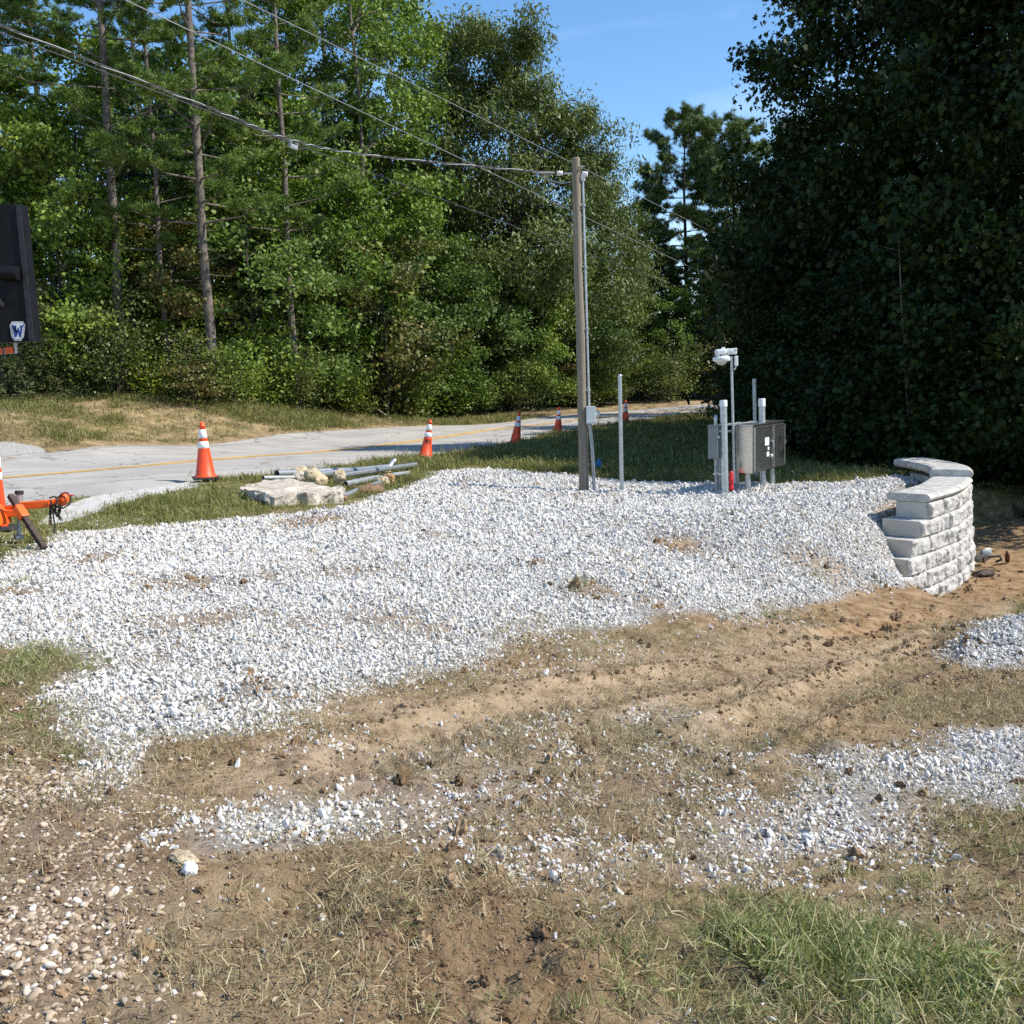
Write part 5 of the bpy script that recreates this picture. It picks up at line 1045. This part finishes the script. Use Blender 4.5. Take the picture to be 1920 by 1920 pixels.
for c in range(NB):
    zt = CAPZ-capth-c*HB; zb = zt-HB; s0 = s_start+[.02, -.21, -.44, -.62, -.80, -.95, -1.1][c]; s0 = max(.05, s0); joints = [s0]; s = s0+rw.uniform(.42, .75)
    while s < s_far: joints.append(s); s += rw.choice([.30, .46, .62])*rw.uniform(.92, 1.08)
    joints.append(s_far); J = np.array(joints); sv = np.unique(np.concatenate([np.arange(s0, s_far, .022), J, J+.014, J-.014])); sv = sv[(sv >= s0) & (sv <= s_far)]
    zv = zb+HB*np.array([.012, .05, .12, .25, .40, .55, .70, .82, .91, .96, .988]); bo = .018*c+.004; off = {k: rw.normal()*.010 for k in range(len(J))}
    def face(s, z, i, j, zb=zb, J=J, bo=bo, c=c, off=off):
        k = int(np.searchsorted(J, s+1e-6))-1; dj = np.abs(J-s).min(); h = (z-zb)/HB; e = min(h, 1-h)
        pil = .045*min(1, dj/.045)**.6*min(1, e/.14)**.6; fa = fbm(np.array([s*6.0]), np.array([h*1.6+c*3.3]), 90+c, 4)[0]; fb = fbm(np.array([s*17.]), np.array([h*4.+c*9]), 95, 2)[0]
        return bo+pil*(.75+.55*fa)+off.get(k, 0)*min(1, dj/.03)+.065*(fa-.5)*min(1, e/.1)+.030*(fb-.5)*min(1, e/.08)
    mb = MB(); sweep(sv, zv, face, mb, DEP+[.0, .08, .0, -.02, -.05, -.08, -.08][c]); mb.build('block_course', [MAT['block'], MAT['blocksmooth']], wroot)
# capstones: bullnosed slabs laid end to end, the far one a step higher
s = s_start-.02; kcap = 0
while s < s_far+.2:
    far_ = kcap >= 4; ln = .62 if kcap else .50; e = min(s+ln, s_far+.35); z0 = CAPZ-capth+(.0 if not far_ else .075); th = capth if not far_ else capth+.03
    sv = np.linspace(s+.006, e-.006, 16); mb = MB(); prof = [(.0+.03, 0.004), (.055, .012), (.082, .04), (.09, th*.5), (.082, th-.04), (.058, th-.014), (.02, th-.002)]
    bk_ = .46; prof_b = [(-bk_+.02, th-.002), (-bk_-.03, th-.014), (-bk_-.055, th-.045), (-bk_-.055, .045), (-bk_-.03, .012), (-bk_+.02, .004)]
    full = prof+prof_b; V = []
    for q in sv:
        p, t, nn = arc_at(q)
        for o, z in full: V.append((p[0]+nn[0]*(o-.01), p[1]+nn[1]*(o-.01), z0+z+.004))
    V = np.array(V)-W0; k = len(full); ii = np.arange(len(sv)-1)[:, None]*k; jj = np.arange(k)[None]; j2 = (jj+1) % k
    mb.add(V, [np.stack([ii+jj, ii+k+jj, ii+k+j2, ii+j2], -1).reshape(-1, 4), np.arange(k)[None, ::-1], (len(sv)-1)*k+np.arange(k)[None]], False)
    o = mb.build('capstone', MAT['block'], wroot); s = e+.004; kcap += 1

# ------------------------------------------------------------------ message board trailer (most of it lies outside the left edge)
YT = 10.8
tb_ = at(-40, 1020, YT); T0 = Vector((tb_.x, tb_.y, gz1(tb_.x, tb_.y)))
troot = empty('message_board_trailer', T0, 'orange message board trailer with black panel, its tongue poking in at the left edge', 'trailer')
def T(u, v, Y=YT): return at(u, v, Y)-T0
pxT = YT/FPX
# the black panel, seen from behind, leaning a little
m = MB(); C4 = [T(-330, 375, YT-.2), T(40, 383, YT-.2), T(66, 640, YT-.2), T(-330, 655, YT-.2)]
def slab(mb, q, d, mi=0):
    V = [tuple(p) for p in q]+[tuple(p+Vector((0, d, 0))) for p in q]; mb.add(V, [np.array([[3, 2, 1, 0], [4, 5, 6, 7], [0, 1, 5, 4], [1, 2, 6, 5], [2, 3, 7, 6], [3, 0, 4, 7]])], False, mi)
slab(m, C4, .14); pan = m.build('sign_panel', MAT['black'], troot)
m = MB(); e = lambda u, v: T(u, v, YT-.215); slab(m, [e(29, 383), e(38, 383), e(64, 639), e(54, 639)], .02); m.build('panel_edge', MAT['blackedge'], pan)
m = MB(); m.tube([T(-4, 512, YT-.26), T(34, 512, YT-.26)], 12.5*pxT, 18); m.build('knob', MAT['black'], pan); m = MB(); m.tube([T(-8, 567, YT-.25), T(4, 567, YT-.25)], 8*pxT, 16); m.build('knob', MAT['blackedge'], pan)
def badge(cx, cy, scl, yy, grow):
    pts = [(-.36, .5), (.36, .5), (.5, .30), (.40, -.28), (.20, -.5), (-.20, -.5), (-.40, -.28), (-.5, .30)]; return [((cx+x*(27+grow)*scl)*1.0, cy-z*(34+grow)*scl, yy) for x, z in pts]
def flat_badge(nm, pts, mname, par, dep=.004):
    q = [T(u, v, yy) for u, v, yy in pts]; mb = MB(); k = len(q); V = [tuple(p) for p in q]+[tuple(p+Vector((0, dep, 0))) for p in q]; i = np.arange(k); i2 = (i+1) % k
    mb.add(V, [np.stack([i, i2, i2+k, i+k], -1)[:, ::-1], np.arange(k)[None], (np.arange(k)+k)[None, ::-1]]); return mb.build(nm, MAT[mname], par)
bd = flat_badge('badge', badge(33, 621, 1, YT-.206, 2), 'badge_white', pan); flat_badge('badge_outline', badge(33, 621, 1, YT-.2085, -2), 'blackedge', bd, .002); flat_badge('badge_face', badge(33, 621, 1, YT-.211, -4), 'badge_white', bd, .002)
mb = MB()
Wp = [(22, 610), (30.5, 610), (30.5, 613), (28.6, 613), (30.2, 624), (33, 614), (34.6, 614), (37.2, 624), (38.6, 613), (36.8, 613), (36.8, 610), (44, 610), (44, 613), (42.6, 613), (39.6, 632), (36.2, 632), (33.6, 622), (31.2, 632), (27.6, 632), (24.2, 613), (22, 613)]
q = [T(u, v, YT-.2135) for u, v in Wp]; bmw = bmesh.new(); fv = [bmw.verts.new(p) for p in q]; f = bmw.faces.new(fv); bmesh.ops.triangulate(bmw, faces=[f]); bmesh.ops.recalc_face_normals(bmw, faces=bmw.faces[:]); mb.bm(bmw); mb.build('badge_letter', MAT['badge_blue'], bd)
m = MB(); p, q = T(-120, 672, YT-.1), T(26, 656, YT-.1); d = q-p; m.box((p+q)/2, (d.length, .08, 11*pxT), d.to_track_quat('X', 'Z'), .006); m.build('panel_frame', MAT['tr_orange'], troot)
m = MB(); m.tube([T(29, 640, YT-.1), T(30, 663, YT-.1)], .018, 10); m.build('frame_pin', MAT['galv'], troot); m = MB(); m.tube([T(6, 652, YT-.2), T(9, 674, YT-.2)], .012, 8); m.build('frame_hose', MAT['rubber'], troot)
m = MB(); m.tube([T(-70, 960, YT+.3), T(-70, 640, YT)], .05, 12); m.build('mast', MAT['tr_orange'], troot)
# tongue
def beam(nm, p, q, w_, h_, mname, par=troot, bev=.008):
    mb = MB(); d = q-p; mb.box((p+q)/2, (d.length, w_, h_), d.to_track_quat('X', 'Z'), bev); return mb.build(nm, MAT[mname], par)
tg = beam('tongue', T(30, 949, YT), T(96, 944, YT), .10, 13.5*pxT, 'tr_orange'); beam('tongue_rail', T(-60, 957, YT+.1), T(45, 952, YT+.02), .09, 12*pxT, 'tr_orange'); beam('tongue_rail', T(-60, 966, YT-.05), T(40, 961, YT-.03), .09, 13*pxT, 'tr_orange')
m = MB(); m.box(T(99, 942, YT), (.05, .085, 12*pxT), None, .006); m.box(T(106, 940, YT), (.06, .06, 8*pxT), None, .006); m.lathe([(.0, -.05), (.05, -.045), (.06, 0), (.045, .04), (.0, .055)], T(119, 935, YT), 16, Euler((0, R(20), 0))); m.box(T(116, 943, YT), (.07, .06, .06), None, .01); cp_ = m.build('coupler', MAT['tr_orange'], troot)
m = MB(); m.tube([T(110, 932, YT-.05), T(116, 926, YT-.05), T(124, 923, YT-.05), T(131, 929, YT-.05), T(137, 929, YT-.05)], .009, 8); m.build('coupler_latch', MAT['red'], cp_)
m = MB(); m.tube([T(92, 934, YT-.07), T(100, 931, YT-.07), T(110, 933, YT-.08), T(118, 925, YT-.08), T(127, 924, YT-.05), T(133, 934, YT-.05), T(130, 946, YT-.06), T(118, 953, YT-.07), T(106, 951, YT-.07), T(97, 946, YT-.08), T(94, 938, YT-.07)], .008, 7)
m.tube([T(104, 932, YT-.08), T(108, 940, YT-.09), T(104, 948, YT-.08), T(112, 950, YT-.08)], .009, 7); m.build('cable_loop', MAT['rubber'], troot)
m = MB()
def chain(pts, n):
    P = np.array([tuple(p) for p in pts]); t = np.linspace(0, 1, len(P)); 
    for k in range(n):
        s_ = k/(n-1); c = Vector([np.interp(s_, t, P[:, a]) for a in range(3)]); a = np.linspace(0, 2*math.pi, 9); ea = k % 2*math.pi/2; m.tube([c+Vector((math.cos(x)*.011*math.cos(ea), math.cos(x)*.011*math.sin(ea), math.sin(x)*.019)) for x in a], .0055, 5, cap=False)
chain([T(95, 948, YT-.06), T(94, 962, YT-.06), T(95, 982, YT-.06)], 12); chain([T(104, 949, YT-.05), T(103, 960, YT-.06), T(107, 966, YT-.06), T(111, 962, YT-.06), T(114, 950, YT-.05)], 13); chain([T(112, 950, YT-.04), T(109, 966, YT-.05), T(113, 972, YT-.05)], 9); m.build('safety_chain', MAT['rust'], troot)
m = MB(); m.tube([T(99, 950, YT-.03), T(100, 968, YT-.04), T(103, 985, YT-.05), T(102, 1002, YT-.08)], .008, 7); m.build('hanging_cable', MAT['rubber'], troot)
m = MB(); m.tube([T(36, 922, YT+.05), T(36, 940, YT+.05)], 7.0*pxT, 14); m.tube([T(36, 940, YT+.05), T(35, 1008, YT+.05)], 3.7*pxT, 12); m.tube([T(35, 1004, YT+.05), T(35, 1010, YT+.05)], .05, 12); jk = m.build('jack', MAT['galv_dull'], troot); m = MB(); m.tube([T(36, 920.5, YT+.05), T(36, 926, YT+.05)], 8.2*pxT, 14); m.build('jack_cap', MAT['rubber'], jk)
p, q = T(19, 929, YT-.12), T(84, 1029, YT-.45); lg = beam('stabilizer_leg', p, q, .055, .055, 'rust', bev=.004); d = q-p
m = MB(); dn = d.normalized(); side = Vector((dn.z, 0, -dn.x))
for k in range(18):
    c = p+d*(.36+.6*k/18); m.box(c+side*.0, (.012, .058, .012), d.to_track_quat('X', 'Z'))
    m.box(c-Vector((0, .0285, 0)), (.014, .002, .016), d.to_track_quat('X', 'Z'))
m.build('peg_hole', MAT['rubber'], lg)
beam('leg_sleeve', p+d*.22, p+d*.43, .085, .085, 'tr_orange')
m = MB(); a = np.linspace(R(8), R(100), 12); cw = T(-46, 992, YT-.15); rw_ = 58*pxT; V = []
for x in a:
    for dy in (-.14, .14): V.append((cw.x+math.cos(x)*rw_, cw.y+dy, cw.z+math.sin(x)*rw_))
    for dy in (.14, -.14): V.append((cw.x+math.cos(x)*rw_*.95, cw.y+dy, cw.z+math.sin(x)*rw_*.95))
i = np.arange(11)[:, None]*4; j = np.arange(4)[None]; m.add(V, np.stack([i+j, i+4+j, i+4+(j+1) % 4, i+(j+1) % 4], -1).reshape(-1, 4)); m.build('fender', MAT['tr_orange'], troot)
gw = gz1(T0.x+cw.x, T0.y+cw.y)-T0.z; rt = .27; m = MB(); m.lathe([(.15, -.11), (.22, -.115), (.255, -.10), (.27, -.05), (.27, .05), (.255, .10), (.22, .115), (.15, .11)], (cw.x-.02, cw.y, gw+rt), 30, Euler((R(90), 0, 0))); ty = m.build('tyre', MAT['rubber'], troot); m = MB(); m.lathe([(0, -.10), (.06, -.10), (.14, -.08), (.155, -.10), (.155, .10), (0, .08)], (cw.x-.02, cw.y, gw+rt), 24, Euler((R(90), 0, 0))); m.build('rim', MAT['white'], ty)

# ------------------------------------------------------------------ conduits, concrete plugs and the broken slab in the verge
def gpt(u, v, lift=0): x, y = ground_px(u, v); return Vector((x, y, gz1(x, y)+lift))
YC = 15.6
sl = gpt(550, 925); m = MB()
so_ = [(456, 912), (470, 905), (500, 899), (560, 898), (610, 903), (648, 906), (645, 913), (610, 917), (560, 921), (520, 926), (495, 924), (468, 920)]
bm = bmesh.new(); zt = sl.z+.15; top = [bm.verts.new(atz(u, v, zt)-sl) for u, v in so_]; bm.faces.new(top); bmesh.ops.recalc_face_normals(bm, faces=bm.faces[:]); bmesh.ops.triangulate(bm, faces=bm.faces[:])
bmesh.ops.subdivide_edges(bm, edges=bm.edges[:], cuts=4, use_grid_fill=True); r_ = bmesh.ops.extrude_face_region(bm, geom=bm.faces[:]); vs = [g_ for g_ in r_['geom'] if isinstance(g_, bmesh.types.BMVert)]
for v in vs: v.co.z -= .30
bmesh.ops.subdivide_edges(bm, edges=[e_ for e_ in bm.edges if abs(e_.verts[0].co.z-e_.verts[1].co.z) > .2], cuts=4); bmesh.ops.recalc_face_normals(bm, faces=bm.faces[:])
from mathutils import noise as MN
for v in bm.verts: n_ = MN.turbulence_vector(v.co*4.5+Vector((3, 1, 7)), 4, False)-Vector((.3, .3, .3)); v.co += Vector((n_.x*.08, n_.y*.08, n_.z*.06)); v.co.z -= .07*max(0, v.co.x)
m.bm(bm); o = m.build('broken_slab', MAT['limestone'], None, sl); tag(o, 'large broken pale slab lying in the grass beside the conduit heap', 'stone slab')
def conduit(nm, a, b, r, label, mname='galv', lift=(.05, .05), plugs=(), bend=None):
    A = gpt(*a); B = gpt(*b); A.z += lift[0]; B.z += lift[1]; root = empty(nm, A, label, 'conduit pipe', 'old conduits heaped in the verge'); m = MB(); d = B-A
    pts = [Vector((0, 0, 0)), d*.5+Vector((0, 0, .004)), d] if bend is None else [Vector((0, 0, 0))]+[d*.5]+[d]+[d+Vector(bend)*.5+Vector((0, 0, .02)), d+Vector(bend)]
    m.tube(pts, r, 14, cap=False); m.tube(pts[::-1], r*.82, 14, cap=False); m.build('pipe', MAT[mname], root)
    for k, (t, sz, mn) in enumerate(plugs):
        mb = MB(); c = d*t; rr_ = d.to_track_quat('X', 'Z'); mb.rock(c, sz, rr_, seed=int(a[0]+k*13), sub=3, amp=.22); mb.build('concrete_plug', MAT[mn], root)
    return root
conduit('conduit', (520, 903), (690, 892), .058, 'pale conduit with the open end, upper left of the heap behind the slab', 'galv', (.14, .10), [(.24, (.30, .25, .22), 'plug')])
conduit('conduit', (494, 907), (650, 900), .038, 'thin greenish conduit at the far left of the heap', 'galv_dull', (.10, .06))
conduit('conduit', (590, 908), (728, 890), .056, 'blue grey conduit through the middle of the heap', 'galv', (.16, .14), [(-.02, (.34, .26, .26), 'plug')])
conduit('conduit', (634, 917), (780, 884), .044, 'long conduit lying on top of the heap with its end raised to the right', 'galv', (.20, .14), [(.02, (.20, .2, .22), 'plug')])
conduit('conduit', (648, 921), (702, 908), .05, 'short conduit under the raised one', 'galv_dull', (.10, .10))
conduit('conduit', (640, 936), (712, 915), .044, 'lowest conduit at the front of the heap near the gravel', 'galv', (.05, .08), [(1.10, (.28, .22, .2), 'plug'), (1.28, (.24, .20, .22), 'rustplug')])
conduit('conduit', (700, 905), (766, 896), .04, 'conduit stub at the right end of the heap', 'galv_dull', (.08, .08))
conduit('conduit', (715, 893), (731, 890), .05, 'short bent conduit elbow sticking up behind the heap', 'galv', (.12, .14), bend=(.10, .10, .12))
for (u, v, sz, lab, mn, sd) in [(700, 890, (.55, .3, .2), 'long pale stone lying behind the conduit heap', 'plug', 3), (598, 908, (.42, .3, .28), 'yellowish lump of concrete on the slab', 'plug', 8), (563, 903, (.36, .28, .24), 'pinkish lump of concrete at the back of the slab', 'limestone', 11), (690, 925, (.6, .3, .18), 'brown dirt lump at the gravel side of the conduit heap', 'soil', 4), (640, 937, (.2, .16, .12), 'small dark dirt clump below the lowest conduit', 'soil', 6), (358, 1652, (.055, .05, .05), 'single bright white stone on the bare dirt in the lower left foreground', 'badge_white', 2), (345, 1630, (.11, .06, .04), 'flat tan stone beside the white gravel band', 'plug', 9), (320, 1185, (.1, .08, .04), 'dark soil clump', 'soil', 5)][:7]:
    p = gpt(u, v, sz[2]*.25); m = MB(); m.rock((0, 0, 0), sz, Euler((0, 0, sd)), sd, 3, .28, flat=mn != 'soil'); o = m.build('dirt_lump' if mn == 'soil' else 'stone', MAT[mn], None, p); tag(o, lab, 'dirt' if mn == 'soil' else 'stone')

# ------------------------------------------------------------------ overhead wires
def wire(nm, label, pa, ya, pb_, yb, r, m, sag=0.0, n=24, lat=None):
    A = at(*pa, ya); B = at(*pb_, yb); pts = []
    for k in range(n): t = k/(n-1); p = A.lerp(B, t); p.z -= sag*4*t*(1-t); pts.append(p)
    mb = MB(); mb.tube(pts, r, 6); o = mb.build(nm, MAT[m]); return tag(o, label, 'cable', 'overhead wires along the road')
# three line wires run on past the right edge of the clearing
wire('overhead_wire', 'uppermost overhead wire, reaching the pole near its top', (390, -32), 19.0, (1408, 471), 52, .0085, 'wire')
wire('overhead_wire', 'middle overhead wire, crossing behind the pole a fifth of the way down', (180, -26), 17.5, (1384, 543), 50, .009, 'wire')
wire('overhead_wire', 'lowest overhead wire, carrying the small grey splice box', (-120, 15), 16.5, (1330, 558), 48, .011, 'wire_dark', sag=.05)
A = at(-150, -12, 12.5); P1 = at(400, 205, 14.6); P2 = at(545, 262, 15.3); P3 = at(700, 292, 16.0); P4 = pb+onp(hA+.01, -.33)
def spline(P, n=10):
    out_ = []; P = [P[0]]+P+[P[-1]]
    for i in range(1, len(P)-2):
        for k in range(n):
            t = k/n; a, b, c, d = P[i-1], P[i], P[i+1], P[i+2]; out_.append(.5*((2*b)+(c-a)*t+(2*a-5*b+4*c-d)*t*t+(3*b-a-3*c+d)*t**3))
    return out_+[P[-2]]
mid_ = spline([A, P1, P2, P3, P4]); r0 = Vector(mid_[0]); root = empty('service_drop', r0, 'twisted service cable sagging from the upper left to the pole insulator', 'cable')
for k in range(3):
    mb = MB(); mb.tube([p-r0+Vector((0, math.sin(i*.9+k*2.1)*.013, math.cos(i*.9+k*2.1)*.013)) for i, p in enumerate(spline(mid_, 3))], .0062, 6); mb.build('strand', MAT['wire_dark' if k else 'wire'], root)
mb = MB(); c = pb+onp(hA+.02, -.52)-r0; mb.tube([c+Vector((-.16, 0, .02)), c+Vector((.12, 0, -.02))], [.018, .024], 8); mb.tube([c+Vector((.0, 0, -.01)), c+Vector((.06, 0, -.10)), c+Vector((.28, .0, -.17)), c+Vector((.5, 0, -.13))], .009, 6); mb.tube([c+Vector((-.1, 0, -.02)), c+Vector((.12, .03, -.13)), c+Vector((.4, .02, -.15)), c+Vector((.62, 0, -.10))], .009, 6); mb.build('wedge_clamp', MAT['wire'], root)
# splice box hung from the lowest wire
tA, tB = at(-120, 15, 16.5), at(1330, 558, 48); best = None
for k in range(200):
    p = tA.lerp(tB, k/199); p.z -= .05*4*(k/199)*(1-k/199); u, v = proj(np.array([p.x]), np.array([p.y]), np.array([p.z]))
    if best is None or abs(u[0]-551) < best[0]: best = (abs(u[0]-551), p.copy())
d = (tB-tA).normalized(); c = best[1]; m = MB(); m.box((0, 0, -.075), (.24, .06, .10), d.to_track_quat('X', 'Z'), .02); m.box(d*.10+Vector((0, 0, -.03)), (.03, .07, .12), d.to_track_quat('X', 'Z'), .006); m.box(-d*.10+Vector((0, 0, -.03)), (.03, .07, .12), d.to_track_quat('X', 'Z'), .006); o = m.build('splice_box', MAT['galv_dull'], None, c); tag(o, 'small grey splice box hanging on the lowest overhead wire', 'splice box')

# ------------------------------------------------------------------ odds and ends
p = gpt(1122, 884); m = MB(); rs = np.random.default_rng(4)
m.tube([(0, 0, 0), (.01, 0, .16), (.0, 0, .26)], .006, 6); m.add([(0, 0, .27), (.05, .01, .25), (.07, -.02, .10), (.03, 0, .06), (-.01, .02, .12)], [np.array([[0, 1, 2, 3, 4]])]); m.add([(0, 0, .26), (-.05, -.01, .20), (-.05, 0, .06), (-.02, .01, .03), (.01, 0, .12)], [np.array([[0, 1, 2, 3, 4]])]); o = m.build('marker_flag', MAT['blue'], None, p); tag(o, 'crumpled blue marker flag in the shaded grass beside the utility pole', 'marker flag')
p = gpt(1848, 1062); r = empty('tipped_pan', p, 'grey metal pan tipped over beside the foot of the retaining wall', 'pan'); m = MB(); ro = Euler((R(-55), R(10), R(30))); m.lathe([(.0, 0), (.10, 0), (.14, .05), (.15, .07), (.142, .07), (.095, .008), (0, .008)], (0, 0, .13), 22, ro); m.build('bowl', MAT['galv_dull'], r); m = MB(); m.tube([(-.02, 0, .05), (-.10, -.06, .25)], .012, 8); m.tube([(-.0, -.08, .16), (.15, -.12, .18), (.19, -.1, .12), (.12, -.06, .08)], .018, 8); m.build('handle', MAT['rubber'], r)
p = gpt(1846, 1080); m = MB(); m.rock((0, 0, .04), (.34, .2, .13), Euler((0, 0, .4)), 21, 3, .25); o = m.build('stone', MAT['rust'], None, p); tag(o, 'dark flat stone below the tipped pan', 'stone')
p = gpt(1889, 1056); m = MB(); ro = Euler((R(35), R(-25), 0)); m.lathe([(.0, 0), (.034, .002), (.036, .02), (.036, .15), (.018, .20), (.014, .25), (.0, .25)], (0, 0, .03), 16, ro); o = m.build('bottle', MAT['bottle'], None, p); tag(o, 'brown bottle leaning on the orange soil right of the wall', 'bottle')
a, b = at(690, 760, 43.0), at(735, 787, 41.5); m = MB(); m.tube([(0, 0, 0), (b-a)*.5+Vector((0, 0, .05)), b-a], [.03, .04, .05], 8); o = m.build('fallen_branch', MAT['deadwood'], None, a); tag(o, 'bleached fallen branch leaning out of the thicket behind the road', 'branch')
a = at(560, 420, 40.2); m = MB()
for q in [((0, 0, 0), (.5, -.2, -.5), (1.0, -.3, -1.6), (1.35, -.3, -2.6)), ((0, 0, -.2), (.35, -.2, -1.0), (.6, -.2, -1.4)), ((0, 0, -.4), (-.3, -.2, -1.1), (-.5, -.2, -1.2))]: m.tube([Vector(x) for x in q], np.linspace(.035, .012, len(q)), 6)
o = m.build('dead_branch', MAT['deadwood'], None, a); tag(o, 'bare dead branches hanging from the grey pine trunk left of the sweetgums', 'branch')
a = at(1709, 885, 20.2); zt = gz1(a.x, a.y); a.z = zt; root = empty('sapling', a, 'thin pale sapling trunk standing out before the dark trees left of the wall cap', 'sapling', rz=0); m = MB()
P = [Vector((0, 0, -.05))]+[at(u, v, 20.2)-a for u, v in ((1704, 800), (1697, 680), (1690, 560), (1686, 470))]; m.tube(P, [.035, .03, .026, .02, .008], 8)
for k in range(6): t = .45+.1*k; p = Vector(np.array([tuple(q) for q in P]).T @ np.eye(5)[min(4, int(t*4.99))]); m.tube([p, p+Vector((random.uniform(-.5, .5), random.uniform(-.3, .1), random.uniform(.05, .35)))], [.010, .003], 5)
m.build('stem', MAT['bark'], root)
